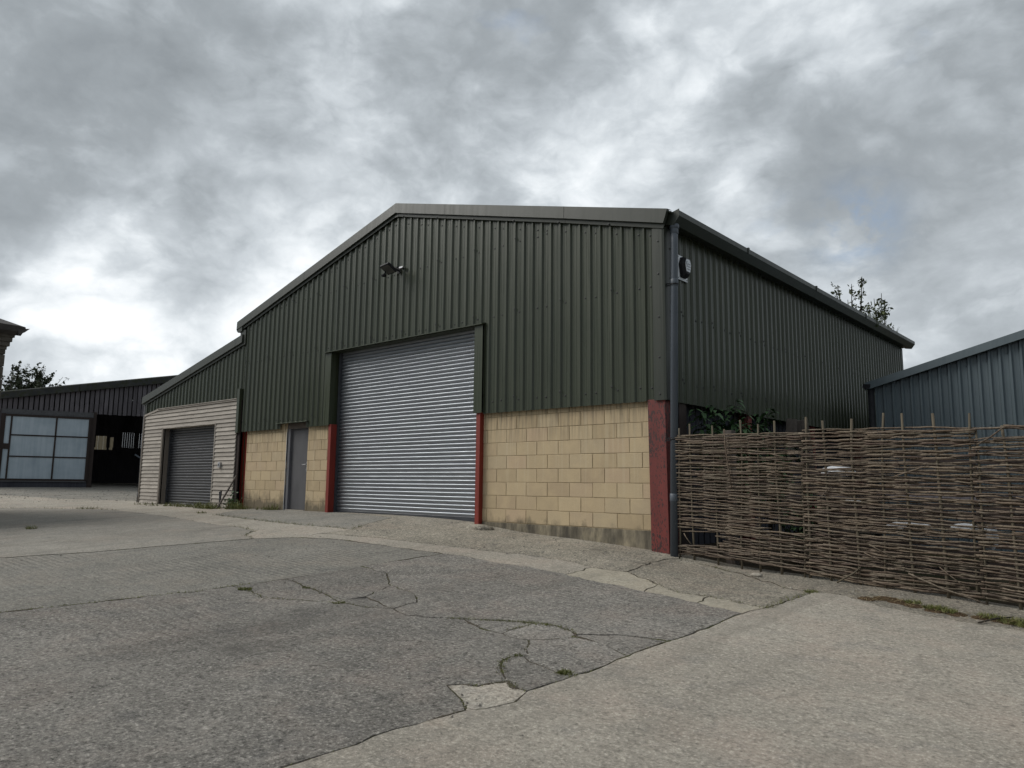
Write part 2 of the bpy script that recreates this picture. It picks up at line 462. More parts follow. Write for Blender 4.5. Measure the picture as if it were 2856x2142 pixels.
def concrete(name, dark, light, tint, agg=1.0, ridge=0.0):
    m, N = mat(name, 0.92, spec=0.2)
    P = N.pos
    big = N.noise(P, 0.42, 3, 0.55, 0.4)
    mid = N.noise(P, 2.6, 7, 0.66)
    fine = N.noise(P, 15, 8, 0.78)
    grit = N.noise(P, 38, 6, 0.80)
    vo = N.n('ShaderNodeTexVoronoi', i_Vector=P, i_Scale=30.0)
    f = N.math('MULTIPLY_ADD', big, 0.26, N.math('MULTIPLY', mid, 0.26))
    f = N.math('MULTIPLY_ADD', fine, 0.32, f)
    f = N.math('MULTIPLY_ADD', grit, 0.20, f)
    c = N.ramp(f, [(0.39, dark), (0.50, tuple((a + b) / 2 for a, b in zip(dark, light))), (0.60, light)])
    # warm and cool drifts over the slab
    c = N.mix(N.mapr(N.noise(P, 1.3, 6, 0.66), 0.47, 0.66, 0.0, 0.55), c, tint)
    c = N.mix(N.mapr(N.noise(N.vmath('ADD', P, (5, 31, 0)), 3.1, 6, 0.66), 0.54, 0.68, 0.0, 0.4), c, tuple(q * k for q, k in zip(dark, (0.80, 0.86, 0.98))))
    # worn-out grains and exposed pebbles
    c = N.mix(N.math('MULTIPLY', N.mapr(grit, 0.53, 0.66), 0.60 * agg, clamp=True), c, tuple(min(1, q * 1.95) for q in light))
    c = N.mix(N.math('MULTIPLY', N.mapr(grit, 0.46, 0.35), 0.72 * agg, clamp=True), c, tuple(q * 0.36 for q in dark))
    c = N.mix(N.math('MULTIPLY', N.mapr(fine, 0.45, 0.34), 0.55 * agg, clamp=True), c, tuple(q * 0.45 for q in dark))
    peb = N.math('MULTIPLY', N.mapr(vo.outputs['Distance'], 0.0, 0.32, 1.0, 0.0), N.mapr(N.n('ShaderNodeSeparateColor', i_0=vo.outputs['Color']).outputs[0], 0.62, 0.85))
    c = N.mix(N.math('MULTIPLY', peb, 0.65 * agg, clamp=True), c, tuple(min(1, q * 1.55) for q in light))
    # tyre wear along the run to the doors, oil and damp stains
    c = N.mix(N.mapr(N.noise(N.scalev(P, 2.4, 0.20, 1.0), 1.0, 5, 0.6), 0.53, 0.68, 0.0, 0.30), c, tuple(q * 0.62 for q in dark))
    c = N.mix(N.mapr(N.noise(N.vmath('ADD', P, (9, 3, 0)), 0.75, 7, 0.7), 0.58, 0.72, 0.0, 0.5), c, tuple(q * 0.62 for q in dark))
    c = N.mix(N.mapr(N.noise(N.vmath('ADD', P, (2, 13, 0)), 7.0, 6, 0.75), 0.63, 0.71, 0.0, 0.5), c, tuple(q * 0.45 for q in dark))
    c = N.mix(N.mapr(objrand(N), 0, 1, 0.0, 0.30), c, tuple(q * 0.62 for q in dark))
    col(N, c)
    h = N.math('MULTIPLY_ADD', grit, 0.6 * agg, N.math('MULTIPLY', fine, 1.0))
    h = N.math('MULTIPLY_ADD', peb, 0.30 * agg, h)
    nn = N.bump(h, 0.9, 0.022)
    if ridge:
        wv = N.n('ShaderNodeTexWave', i_Vector=P, i_Scale=3.6, i_Distortion=1.6, i_Detail=2.0)
        wv.bands_direction = 'Y'
        wh = N.math('MULTIPLY', wv.outputs['Fac'], N.mapr(N.noise(P, 0.55, 3), 0.42, 0.66))
        nn = N.bump(wh, ridge, 0.014, nn)
    nrm(N, nn)
    return m


CONC_DARK = concrete('concrete_dark', (0.116, 0.109, 0.098), (0.300, 0.283, 0.254), (0.240, 0.198, 0.168), 1.5, 0.5)
CONC_MID = concrete('concrete_mid', (0.152, 0.146, 0.130), (0.315, 0.300, 0.264), (0.27, 0.236, 0.196), 1.2, 0.8)
CONC_LIGHT = concrete('concrete_light', (0.255, 0.233, 0.196), (0.462, 0.426, 0.364), (0.400, 0.325, 0.268), 1.0, 0.2)
CONC_BROWN = concrete('concrete_brown', (0.178, 0.166, 0.144), (0.325, 0.306, 0.268), (0.27, 0.232, 0.194), 0.7)
CONC_PALE = concrete('concrete_pale', (0.275, 0.250, 0.200), (0.440, 0.405, 0.332), (0.37, 0.320, 0.245), 0.7)
RUBBLE = concrete('worn_tarmac', (0.135, 0.125, 0.104), (0.385, 0.352, 0.290), (0.255, 0.205, 0.162), 1.4)

m, N = mat('soil', 1.0, spec=0.1); SOIL = m
col(N, N.mix(N.mapr(N.noise(N.pos, 1.6, 4), 0.46, 0.66, 0.0, 0.8), N.ramp(N.noise(N.pos, 40, 6, 0.7), [(0.3, (0.022, 0.018, 0.013)), (0.7, (0.075, 0.060, 0.042))]), (0.036, 0.042, 0.014)))
nrm(N, N.bump(N.noise(N.pos, 70, 4), 0.8, 0.01))
m, N = mat('litter_soil', 1.0, spec=0.1); LITTER = m
col(N, N.ramp(N.noise(N.pos, 55, 6, 0.7), [(0.3, (0.032, 0.021, 0.013)), (0.55, (0.075, 0.050, 0.030)), (0.75, (0.17, 0.13, 0.08))]))
nrm(N, N.bump(N.noise(N.pos, 90, 4), 1.0, 0.012))


m, N = mat('crack_dirt', 1.0, spec=0.1); CRACKDIRT = m
col(N, N.mix(N.mapr(N.noise(N.pos, 2.4, 4), 0.48, 0.62, 0.0, 0.7), N.ramp(N.noise(N.pos, 60, 6, 0.75), [(0.3, (0.026, 0.022, 0.017)), (0.5, (0.062, 0.053, 0.041)), (0.7, (0.16, 0.14, 0.115))]), (0.055, 0.062, 0.020)))
nrm(N, N.bump(N.noise(N.pos, 90, 4), 0.8, 0.008))


def leafmat(name, c0, c1):
    m, N = mat(name, 0.6, spec=0.3)
    g = N.n('ShaderNodeNewGeometry')
    col(N, N.ramp(N.noise(N.pos, 6.0, 3), [(0.3, c0), (0.7, c1)]))
    N.set(N.b.inputs['Transmission Weight'], 0.0)
    return m


LEAF_DARK = leafmat('leaf_dark', (0.026, 0.060, 0.022), (0.062, 0.120, 0.044))
LEAF_TREE = leafmat('leaf_tree', (0.022, 0.032, 0.016), (0.050, 0.064, 0.032))
LEAF_SAP = leafmat('leaf_sapling', (0.045, 0.060, 0.024), (0.090, 0.108, 0.042))
MOSS = leafmat('moss_green', (0.066, 0.078, 0.018), (0.145, 0.150, 0.042))
STRAW = leafmat('dry_grass', (0.15, 0.115, 0.055), (0.29, 0.235, 0.13))
BARK = timber('bark', (0.03, 0.026, 0.02), (0.07, 0.06, 0.048), (0.02, 0.016, 0.012), 'z')

m, N = mat('sandstone', 0.9, spec=0.2); STONE = m
c_ = N.ramp(objrand(N), [(0.0, (0.085, 0.078, 0.066)), (0.5, (0.115, 0.105, 0.090)), (1.0, (0.10, 0.092, 0.078))])
col(N, N.mix(N.mapr(N.noise(N.pos, 9, 6, 0.65), 0.4, 0.65, 0.0, 0.7), c_, (0.05, 0.045, 0.036)))
nrm(N, N.bump(N.noise(N.pos, 25, 5), 0.7, 0.01))
m, N = mat('roof_slate', 0.8); SLATE = m
col(N, N.ramp(N.noise(N.pos, 6, 5), [(0.3, (0.035, 0.033, 0.032)), (0.7, (0.065, 0.06, 0.056))]))
m, N = mat('fibre_cement', 0.9, spec=0.2); FIBRE = m
col(N, N.mix(N.mapr(N.noise(N.pos, 9, 5, 0.6), 0.46, 0.62), N.ramp(N.noise(N.pos, 3, 4), [(0.3, (0.028, 0.030, 0.031)), (0.7, (0.050, 0.052, 0.052))]), (0.032, 0.036, 0.022)))
m, N = mat('pebble', 0.9, spec=0.2); PEBBLE = m
col(N, N.ramp(N.noise(N.pos, 14, 2), [(0.3, (0.10, 0.09, 0.078)), (0.55, (0.20, 0.185, 0.16)), (0.75, (0.36, 0.34, 0.30))]))
m, N = mat('pale_stone', 0.9, spec=0.2); PALESTONE = m
col(N, N.ramp(N.noise(N.pos, 30, 4), [(0.3, (0.22, 0.20, 0.17)), (0.7, (0.36, 0.33, 0.28))]))
m, N = mat('tan_sheet', 0.7); TAN = m
wv = N.n('ShaderNodeTexNoise', i_Vector=N.scalev(N.pos, 9, 9, 0.3), i_Scale=1.0)
col(N, N.ramp(wv.outputs[0], [(0.35, (0.20, 0.165, 0.105)), (0.65, (0.29, 0.24, 0.155))]))
m, N = mat('twine_pink', 0.8); TWINE = m
col(N, N.ramp(N.noise(N.pos, 40, 2), [(0.3, (0.30, 0.11, 0.09)), (0.7, (0.42, 0.20, 0.17))]))
m, N = mat('cut_wood', 0.8); CUTWOOD = m
col(N, N.ramp(N.noise(N.pos, 40, 3), [(0.3, (0.25, 0.21, 0.16)), (0.7, (0.38, 0.33, 0.26))]))
# ------------------------------------------------------------------ ground levels (thin-plate surface through surveyed points)
CT = np.array([(-21.6,.3,-1.42),(-24,6,-1.4),(-18,0,-1.62),(-14.2,-.1,-1.80),(-11,-.1,-1.81),(-8.6,-.1,-1.81),(-6,-.1,-1.795),(-4.7,-.1,-1.79),(-2.5,-.1,-1.79),(-.4,-.1,-1.85),(.6,-.1,-1.95),(1.4,0,-1.98),(2.2,0,-2.02),(3.3,-.1,-2.1),(4.35,-.17,-2.21),(5.35,-.26,-2.24),(6.6,-.37,-2.29),(7.6,-.46,-2.35),(11,-1,-2.5),(8.86,-9.6,-2.74),(0,-9,-2.45),(-8,-9,-2.2),(-16,-9,-1.95),(-24,-9,-1.6),(2,-4,-2.28),(-6,-4,-2.02),(-14,-4,-1.9),(15,-8,-2.8),(9,-20,-3.1),(-10,-20,-2.6),(20,-2,-2.7),(7,8,-2.3),(15,8,-2.5),(-10,8,-1.8),(-30,15,-1.4),(-35,-10,-1.4)])


def _kern(r2): return 0.5 * r2 * np.log(r2 + 1e-9)


_P = CT[:, :2]; _n = len(_P)
_A = np.zeros((_n + 3, _n + 3))
_A[:_n, :_n] = _kern(((_P[:, None] - _P[None]) ** 2).sum(-1)) + 0.02 * np.eye(_n)
_A[:_n, _n] = 1; _A[:_n, _n + 1:] = _P; _A[_n, :_n] = 1; _A[_n + 1:, :_n] = _P.T
_W = np.linalg.solve(_A, np.concatenate([CT[:, 2], [0, 0, 0]]))


def gzs(x, y):
    x = np.clip(np.asarray(x, float), -32, 20); y = np.clip(np.asarray(y, float), -20, 14)
    d2 = (x[..., None] - CT[:, 0]) ** 2 + (y[..., None] - CT[:, 1]) ** 2
    return _kern(d2) @ _W[:-3] + _W[-3] + _W[-2] * x + _W[-1] * y


def gz(x, y): return float(gzs(x, y))


rng = random.Random(7)
# base soil sheet, out to the horizon
xs = np.concatenate([[-1500, -400, -120, -60, -40], np.arange(-34, 22.1, 1.0), [30, 60, 120, 400, 1500]])
ys = np.concatenate([[-1500, -400, -120, -50, -30], np.arange(-20, 16.1, 1.0), [30, 60, 120, 400, 1500]])
mb = MB()
XX, YY = np.meshgrid(xs, ys)
ZZ = gzs(XX, YY) - 0.017
nx, ny = len(xs), len(ys)
mb.add([(float(XX[j, i]), float(YY[j, i]), float(ZZ[j, i])) for j in range(ny) for i in range(nx)],
       [(j * nx + i, j * nx + i + 1, (j + 1) * nx + i + 1, (j + 1) * nx + i) for j in range(ny - 1) for i in range(nx - 1)], True)
ground = tag(mb.build('ground', SOIL), 'concrete farmyard ground of old cracked slabs', None, None, 'structure')

# joints and cracks of the yard, in plan
JOINTS = [
 ('j1',[(-.2,-16),(0.3,-9.5),(0.53,-7.36),(0.73,-6.59),(0.86,-5.87),(0.94,-5.71),(0.94,-5.29),(1.03,-4.66),(1.05,-3.63),(1.18,-2.34)]),
 ('j2',[(-7.2,-16),(-5,-10.8),(-3.7,-7.8),(-3.1,-6.44),(-2.62,-5.34),(-2.47,-4.7),(-2.02,-3.5),(-1.96,-3.38),(-1.49,-2.9),(-0.96,-2.64),(0.28,-2.47),(1.18,-2.34)]),
 ('j2b',[(1.18,-2.34),(1.5,-2.24),(2.04,-2.29),(2.61,-2.2),(3.21,-2.23)]),
 ('band_up',[(3.21,-2.23),(3.2,-1.67),(3.66,-1.56),(4.32,-1.96),(4.73,-2.19),(5.03,-2.12),(5.54,-2.23),(5.7,-2.25)]),
 ('band_lo',[(3.21,-2.23),(3.56,-2.32),(4.08,-2.32),(4.4,-2.39),(5.09,-2.5),(5.63,-2.63)]),
 ('bandx1',[(4.4,-2.39),(4.32,-1.96)]),
 ('bandx2',[(5.09,-2.5),(5.03,-2.12)]),
 ('j3',[(5.74,-1.13),(5.73,-1.93),(5.7,-2.25),(5.63,-2.63),(5.64,-3.15),(5.61,-3.97),(5.6,-4.57),(5.61,-4.99),(5.58,-5.22),(5.56,-5.7),(5.63,-5.9),(5.58,-6.1),(5.51,-6.21),(5.48,-6.39),(5.43,-6.7),(5.45,-6.97),(5.43,-7.16),(5.42,-7.3),(5.41,-7.41),(5.39,-9),(5.38,-16)]),
 ('j4',[(5.74,-1.13),(5.45,-1.11),(4.69,-0.54),(4.25,-0.34),(3.62,-0.21)]),
 ('j4b',[(3.66,-1.56),(3.56,-1.06),(3.53,-0.43),(3.62,-0.21),(3.5,.15)]),
 ('j4r',[(5.74,-1.13),(6.07,-1.1),(6.38,-1.31),(6.77,-1.46),(7.45,-1.53),(8.0,-1.55),(16,-2.2)]),
 ('strip',[(-1.55,-2.45),(0.4,-1.95),(1.45,-1.75),(2.1,-1.62),(2.8,-1.58),(3.2,-1.67)]),
 ('apron',[(-6.72,-1.6),(-5.01,-1.83),(-3.55,-1.98),(-2.69,-1.99),(-2.03,-1.91),(-1.54,-1.87),(-2.4,-0.32),(-4.55,-0.02),(-4.6,.15)]),
 ('apron_l',[(-6.72,-1.6),(-7.14,-1.21),(-7.96,-0.38),(-8.3,.15)]),
 ('path1',[(-6.67,-2.42),(-4.47,-2.75),(-3.54,-2.74),(-2.79,-2.92),(-2.47,-3.26),(-1.96,-3.38)]),
 ('ramp',[(-1.54,-1.87),(-1.55,-2.45),(-1.49,-2.9)]),
 ('c1',[(0.94,-5.29),(1.16,-5.25),(1.44,-5.3),(1.69,-5.36),(1.94,-5.22),(2.21,-5.07),(2.53,-4.91),(2.77,-4.89),(3.04,-4.74)]),
 ('c2',[(1.03,-4.66),(1.5,-4.75),(2.08,-4.82),(2.53,-4.91)]),
 ('c3',[(1.05,-3.63),(1.27,-3.62),(1.61,-3.67),(2.08,-4.02),(2.16,-4.05),(2.51,-4.11),(2.83,-4.26),(3.0,-4.4),(3.01,-4.53),(3.04,-4.74)]),
 ('c3b',[(2.16,-4.05),(2.41,-4.59),(2.72,-4.66),(3.04,-4.74)]),
 ('c3c',[(3.04,-4.74),(3.34,-4.82),(3.55,-4.75),(3.71,-4.64)]),
 ('c3d',[(3.71,-4.64),(3.84,-4.57),(4.05,-4.43),(4.29,-4.3),(4.42,-4.25),(4.64,-4.2),(4.81,-4.25),(4.93,-4.31),(4.98,-4.38),(5.09,-4.38),(5.25,-4.42),(5.33,-4.44),(5.47,-4.51),(5.6,-4.57)]),
 ('c4',[(4.93,-4.31),(5.19,-4.09),(5.39,-4.02),(5.61,-3.97)]),
 ('c5',[(4.42,-4.25),(4.42,-4.47),(4.41,-4.59),(4.44,-4.71),(4.37,-4.71),(4.2,-4.71),(3.84,-4.57)]),
 ('c6',[(4.98,-4.38),(4.86,-4.59),(4.74,-4.72),(5.0,-5.03),(4.97,-5.13)]),
 ('c6b',[(4.44,-4.71),(4.58,-4.76),(4.74,-4.72)]),
 ('c7',[(4.97,-5.3),(4.95,-5.18),(4.97,-5.13),(5.03,-5.11),(5.15,-5.18),(5.32,-5.21),(5.45,-5.26),(5.58,-5.22)]),
 ('c7b',[(4.97,-5.3),(5.08,-5.43),(5.22,-5.55),(5.32,-5.62)]),
 ('patch',[(5.08,-5.96),(5.14,-5.88),(5.24,-5.83),(5.27,-5.72),(5.32,-5.62),(5.56,-5.7)]),
 ('patchl',[(5.08,-5.96),(5.27,-6.05),(5.36,-6.09),(5.51,-6.21)]),
 ('far1',[(-15.5,-16),(-14.4,-6.5),(-13.78,-3.74),(-13.44,-3.11),(-12.66,-2.79),(-12.24,-2.36),(-10.93,-2.08),(-9.85,-2.16),(-7.7,-2.3),(-6.67,-2.42)]),
 ('far2',[(-10.5,-16),(-8.5,-7.5),(-7.36,-5.21),(-7.07,-4.67),(-6.88,-4.18),(-6.53,-3.73),(-6.4,-3.1),(-6.67,-2.42)]),
 ('far3',[(-15.2,.15),(-16.3,-1.2),(-22,-4.5),(-34,-9)]),
 ('c8',[(1.61,-3.67),(1.84,-3.45),(1.89,-2.9),(2.04,-2.29)]),
]
MAJOR = {'j1', 'j2', 'j3', 'j2b'}
OUT = [(-34, -16), (16, -16), (16, -0.9), (8, -0.35), (3.5, 0.15), (-15.2, 0.15), (-15.2, 14), (-34, 14)]
pv, pe, pw = [], [], []
pidx = {}


def pid(x, y):
    k = (round(x, 3), round(y, 3))
    if k not in pidx:
        pidx[k] = len(pv); pv.append(Vector(k))
    return pidx[k]


JIT = {}
for nm, pts in JOINTS + [('out', OUT + OUT[:1])]:
    JIT[nm] = [tuple(pts[0])]
    for a, b in zip(pts[:-1], pts[1:]):
        L = math.hypot(b[0] - a[0], b[1] - a[1])
        far = max(abs(a[0] - 3), abs(b[0] - 3)) > 12 or min(a[1], b[1]) < -9
        k = max(1, int(L / (0.6 if far else 0.11)))
        prev = pid(*a)
        tx, ty = (b[0] - a[0]) / L, (b[1] - a[1]) / L
        for i in range(1, k + 1):
            t = i / k
            j = 0 if i == k or nm == 'out' else (rng.random() - .5) * (0.040 if nm in MAJOR else 0.06)
            q = pid(a[0] + (b[0] - a[0]) * t - ty * j, a[1] + (b[1] - a[1]) * t + tx * j)
            if q != prev:
                pe.append((prev, q)); pw.append((nm in MAJOR, nm == 'out'))
            prev = q
            JIT[nm].append((pv[q].x, pv[q].y))
for gx in np.arange(-33.5, 16, 1.0):
    for gy in np.arange(-15.5, 14, 1.0):
        if gy > 0.1 and gx > -15.2: continue
        dense = gx > -9 and gy > -9
        for ox in ((0, .5) if dense else (0,)):
            for oy in ((0, .5) if dense else (0,)):
                pid(float(gx + ox + (rng.random() - .5) * .2), float(gy + oy + (rng.random() - .5) * .2))
ov, oe, of, _, oeo, _ = delaunay_2d_cdt(pv, pe, [], 0, 1e-4, True)
cons = {}
for e, src in zip(oe, oeo):
    if src:
        s0 = [pw[i] for i in src if i < len(pe)]
        if s0: cons[frozenset(e)] = (any(q[0] for q in s0), any(q[1] for q in s0))
edge_f = {}
for fi, f in enumerate(of):
    for i in range(3):
        edge_f.setdefault(frozenset((f[i], f[(i + 1) % 3])), []).append(fi)
par = list(range(len(of)))


def find(a):
    while par[a] != a:
        par[a] = par[par[a]]; a = par[a]
    return a


for e, fs in edge_f.items():
    if e not in cons and len(fs) == 2: par[find(fs[0])] = find(fs[1])
regs = {}
for fi in range(len(of)): regs.setdefault(find(fi), []).append(fi)


def inside_out(x, y):
    c = False
    for (x0, y0), (x1, y1) in zip(OUT, OUT[1:] + OUT[:1]):
        if (y0 > y) != (y1 > y) and x < (x1 - x0) * (y - y0) / (y1 - y0) + x0: c = not c
    return c


SEEDS = [(3, -7, CONC_DARK), (3, -3.2, CONC_DARK), (-2, -7, CONC_MID), (9, -6, CONC_LIGHT), (-4, -1.2, CONC_MID), (0, -1, RUBBLE), (0, -2.3, CONC_LIGHT), (-4, -3.4, CONC_BROWN), (-3, -2.4, CONC_LIGHT),
         (-9, -6, CONC_BROWN), (-10, -1, CONC_PALE), (-17, -6, CONC_PALE), (3.8, -1.9, CONC_PALE), (4.7, -2.25, CONC_PALE), (5.4, -2.4, CONC_PALE),
         (4.8, -1.4, RUBBLE), (5.35, -5.85, CONC_LIGHT), (6, -.7, RUBBLE), (-22, 0, CONC_MID)]


def pick(region_faces):
    for sx_, sy_, m_ in SEEDS:
        for fi in region_faces:
            a, b, c = (ov[i] for i in of[fi])
            d = lambda p, q: (q.x - p.x) * (sy_ - p.y) - (q.y - p.y) * (sx_ - p.x)
            s1, s2, s3 = d(a, b), d(b, c), d(c, a)
            if (s1 >= 0 and s2 >= 0 and s3 >= 0) or (s1 <= 0 and s2 <= 0 and s3 <= 0): return m_
    return CONC_DARK


for root_, fs in regs.items():
    area = sum(abs((ov[of[f][1]] - ov[of[f][0]]).cross(ov[of[f][2]] - ov[of[f][0]])) / 2 for f in fs)
    big = max(fs, key=lambda f: abs((ov[of[f][1]] - ov[of[f][0]]).cross(ov[of[f][2]] - ov[of[f][0]])))
    c = (ov[of[big][0]] + ov[of[big][1]] + ov[of[big][2]]) / 3
    if area < 0.01 or not inside_out(c.x, c.y): continue
    used = sorted({i for f in fs for i in of[f]})
    loc = {g: k for k, g in enumerate(used)}
    push = {g: Vector((0, 0)) for g in used}
    bedges = []
    for f in fs:
        t = of[f]
        ctr = (ov[t[0]] + ov[t[1]] + ov[t[2]]) / 3
        for i in range(3):
            a, b = t[i], t[(i + 1) % 3]
            k = frozenset((a, b))
            if k in cons:
                if sum(1 for q in edge_f[k] if find(q) == root_) == 2: continue
                d = ov[b] - ov[a]; nn = Vector((-d.y, d.x)).normalized()
                if nn.dot(ctr - ov[a]) < 0: nn = -nn
                mj, outb = cons[k]
                bedges.append((a, b))
                if not outb:
                    for q in (a, b):
                        if push[q].length < 1e-9: push[q] = nn * (0.0100 if mj else 0.0090)
                        else: push[q] = (push[q] + nn * 0.008).normalized() * push[q].length
    lift = (rng.random() - .5) * 0.006
    vv = []
    for g in used:
        p = ov[g] + push[g] * (0.45 + 1.1 * rng.random())
        edge = 0.004 * rng.random() if push[g].length > 0 else 0
        vv.append((p.x, p.y, gz(p.x, p.y) + lift - edge))
    mb = MB()
    mb.add(vv, [tuple(loc[i] for i in of[f]) for f in fs], True)
    for a, b in bedges:
        pa, pb = vv[loc[a]], vv[loc[b]]
        mb.add([pa, pb, (pb[0], pb[1], pb[2] - .05), (pa[0], pa[1], pa[2] - .05)], [(0, 1, 2, 3)])
    mb.build('concrete_slab', pick(fs), ground)

# ------------------------------------------------------------------ profiled sheeting
PHX, PHY = -2.571, 0.4212      # rib phase of the gable and of the side wall
PAN, CROWN = 0.0, 0.029


def prof_points(a0, a1, phase, pitch=0.2, crown=0.030, slope=0.020, depth=CROWN):
    """(along, out) points of a box profile between a0 and a1"""
    pts = []
    k = math.floor((a0 - phase) / pitch) - 1
    raw = []
    while phase + k * pitch < a1 + pitch:
        b = phase + k * pitch
        raw += [(b - slope, 0), (b, depth), (b + crown, depth), (b + crown + slope, 0),
                (b + 0.085, 0), (b + 0.089, 0.0025), (b + 0.093, 0), (b + 0.135, 0), (b + 0.139, 0.0025), (b + 0.143, 0)]
        k += 1
    raw.sort()
    def val(a):
        for p, q in zip(raw[:-1], raw[1:]):
            if p[0] <= a <= q[0]: return p[1] + (q[1] - p[1]) * (a - p[0]) / max(1e-9, q[0] - p[0])
        return 0
    pts = [(a0, val(a0))] + [p for p in raw if a0 + 1e-4 < p[0] < a1 - 1e-4] + [(a1, val(a1))]
    return pts


def sheet(parent, a0, a1, phase, place, zb, zt, m, name='cladding_sheet', shift=0.0, **kw):
    pts = prof_points(a0, a1, phase, **kw)
    mb = MB()
    n = len(pts)
    vv = [place(a, o + shift, zb(a)) for a, o in pts] + [place(a, o + shift, zt(a)) for a, o in pts]
    mb.add(vv, [(i, i + 1, n + i + 1, n + i) for i in range(n - 1)])
    off = wloc(parent)
    me = mb.mesh(name, off)
    return link(name, me, m, parent)


def cut(a0, a1, start, width=1.0):
    """sheet boundaries inside a0..a1"""
    out = [a0]
    k = math.ceil((a0 - start) / width + 1e-6)
    while start + k * width < a1 - 0.02:
        if start + k * width > a0 + 0.02: out.append(start + k * width)
        k += 1
    return out + [a1]


# ------------------------------------------------------------------ the steel barn
barn = thing('barn', 'large dark green steel barn with pale block base and big silver roller door', 'barn', (-2.6, 0, -1.9))
APEX, EL, ER = -2.77, -9.0, 3.50
ZAP, ZEV = 4.55, 2.905          # top of verge at ridge and at eaves
SL = (ZAP - ZEV) / (ER - APEX)


def vtop(x): return ZAP - SL * abs(x - APEX)


front = lambda a, o, z: (a, -0.070 - o, z)
BL, BR, BZ = -8.60, 3.36, 0.07
OPX0, OPX1, OPZ = -5.07, -0.27, 1.67
DX0, DX1, DZ = -6.93, -5.72, 0.19
ztop = lambda a: vtop(a) - 0.27
lap = 0
bounds = cut(BL, BR, PHX + 0.11)
for extra in (OPX0 + 0.2, OPX1 - .02, DX0 + .06, DX1 - .03): bounds.append(extra)
bounds.append(APEX)
bounds = sorted(bounds)
bounds = [b for i, b in enumerate(bounds) if i == 0 or b - bounds[i - 1] > 0.03]
for a, b in zip(bounds[:-1], bounds[1:]):
    mid = (a + b) / 2
    zb_ = BZ
    if OPX0 + .2 - .01 < mid < OPX1: zb_ = OPZ
    if DX0 + .06 < mid < DX1 - .03: zb_ = DZ
    lap += 1
    sheet(barn, a, b + 0.012, PHX, front, (lambda z: lambda q: z)(zb_), ztop, CLAD, shift=0.0012 * (lap % 2))
side = lambda a, o, z: (3.360 - 0.030 + o + 0.01, a, z)
SY1 = 12.78
bounds = cut(-0.05, SY1, PHY + 0.11)
for i, (a, b) in enumerate(zip(bounds[:-1], bounds[1:])):
    sheet(barn, a, b + .012, PHY, side, lambda q: 0.075, lambda q: 2.72, CLAD, shift=0.0012 * (i % 2))
# left wall above the lean-to, back gable, roof
lw = lambda a, o, z: (BL - o, a, z)
sheet(barn, 0, SY1, .1, lw, lambda q: -1.9, lambda q: 2.72, CLAD)
bk = lambda a, o, z: (a, SY1 + o, z)
sheet(barn, BL, APEX, .1, bk, lambda q: -1.9, ztop, CLAD); sheet(barn, APEX, BR, .1, bk, lambda q: -1.9, ztop, CLAD)
for s_ in (-1, 1):
    xe = ER + 0.02 if s_ > 0 else EL
    rs = lambda a, o, z: (z, a, vtop(z) - 0.055 + o)
    pts = prof_points(-.13, SY1 + .1, .1)
    mb = MB(); n_ = len(pts)
    mb.add([(APEX, a, vtop(APEX) - .06 + o) for a, o in pts] + [(xe, a, vtop(xe) - .06 + o) for a, o in pts],
           [(i, i + 1, n_ + i + 1, n_ + i) for i in range(n_ - 1)])
    link('roof_sheet', mb.mesh('roof_sheet', wloc(barn)), CLAD, barn)
mb = MB(); mb.prism([(-.22, 0, -.04), (0, 0, .02), (.22, 0, -.04), (0, 0, -.02)], (APEX, -.1, ZAP - .02), (APEX, SY1 + .1, ZAP - .02))
mb.build('ridge_cap', TRIM, barn)
# verge trims: top fold, deep face, drip and lower leg
VP = [(-0.02, 0.0), (-0.165, -0.012), (-0.172, -0.218), (-0.150, -0.226), (-0.132, -0.212), (-0.128, -0.285), (-0.112, -0.285), (-0.10, -0.02)]


def verge(parent, x0, x1, topf, m, yoff=0.0, e0=0, e1=0, sc=1.0, name='verge_trim'):
    mb = MB(); n = len(VP)
    vv = []
    for x, e in ((x0, e0), (x1, e1)):
        for y, z in VP:
            vv.append((x - e * z, y + yoff, topf(x) + z * sc))
    mb.add(vv, [(i, (i + 1) % n, n + (i + 1) % n, n + i) for i in range(n)] + [tuple(reversed(range(n))), tuple(range(n, 2 * n))])
    return mb.build(name, m, parent)


for x0, x1, e0, e1 in ((EL, -6.02, 0, 0), (-6.014, APEX - .001, 0, 0), (APEX + .001, -1.288, 0, 0), (-1.282, 1.577, 0, 0), (1.583, 3.50, 0, -0.33)):
    verge(barn, x0, x1, vtop, TRIM, 0, e0, e1)
mb = MB(); mb.box(APEX - .06, APEX + .06, -.133, -.126, ztop(APEX) - .03, ztop(APEX) + .03); mb.build('ridge_clip', TRIM, barn)
# corner flashing of the right hand corner
mb = MB()
mb.prism([(3.20, -.113, 0), (3.368, -.113, 0), (3.404, -.106, 0), (3.404, 0.20, 0), (3.394, 0.20, 0), (3.394, -.095, 0), (3.36, -.100, 0), (3.20, -.101, 0)], (0, 0, .07), (0, 0, 2.66))
mb.build('corner_trim', TRIM, barn)
# left eaves gutter end and step flashing above the lean-to
mb = MB()
mb.prism([(-9.0, 0, 2.66), (-9.02, 0, 2.72), (-8.985, 0, 2.78), (-9.01, 0, 2.88), (-8.75, 0, 2.88), (-8.75, 0, 2.64), (-8.93, 0, 2.62)], (0, -.158, 0), (0, SY1, 0))
mb.build('gutter', TRIM, barn)
mb = MB(); mb.box(-8.86, -8.60, -.128, -.09, 2.28, 2.66); mb.build('step_flashing', TRIM, barn)
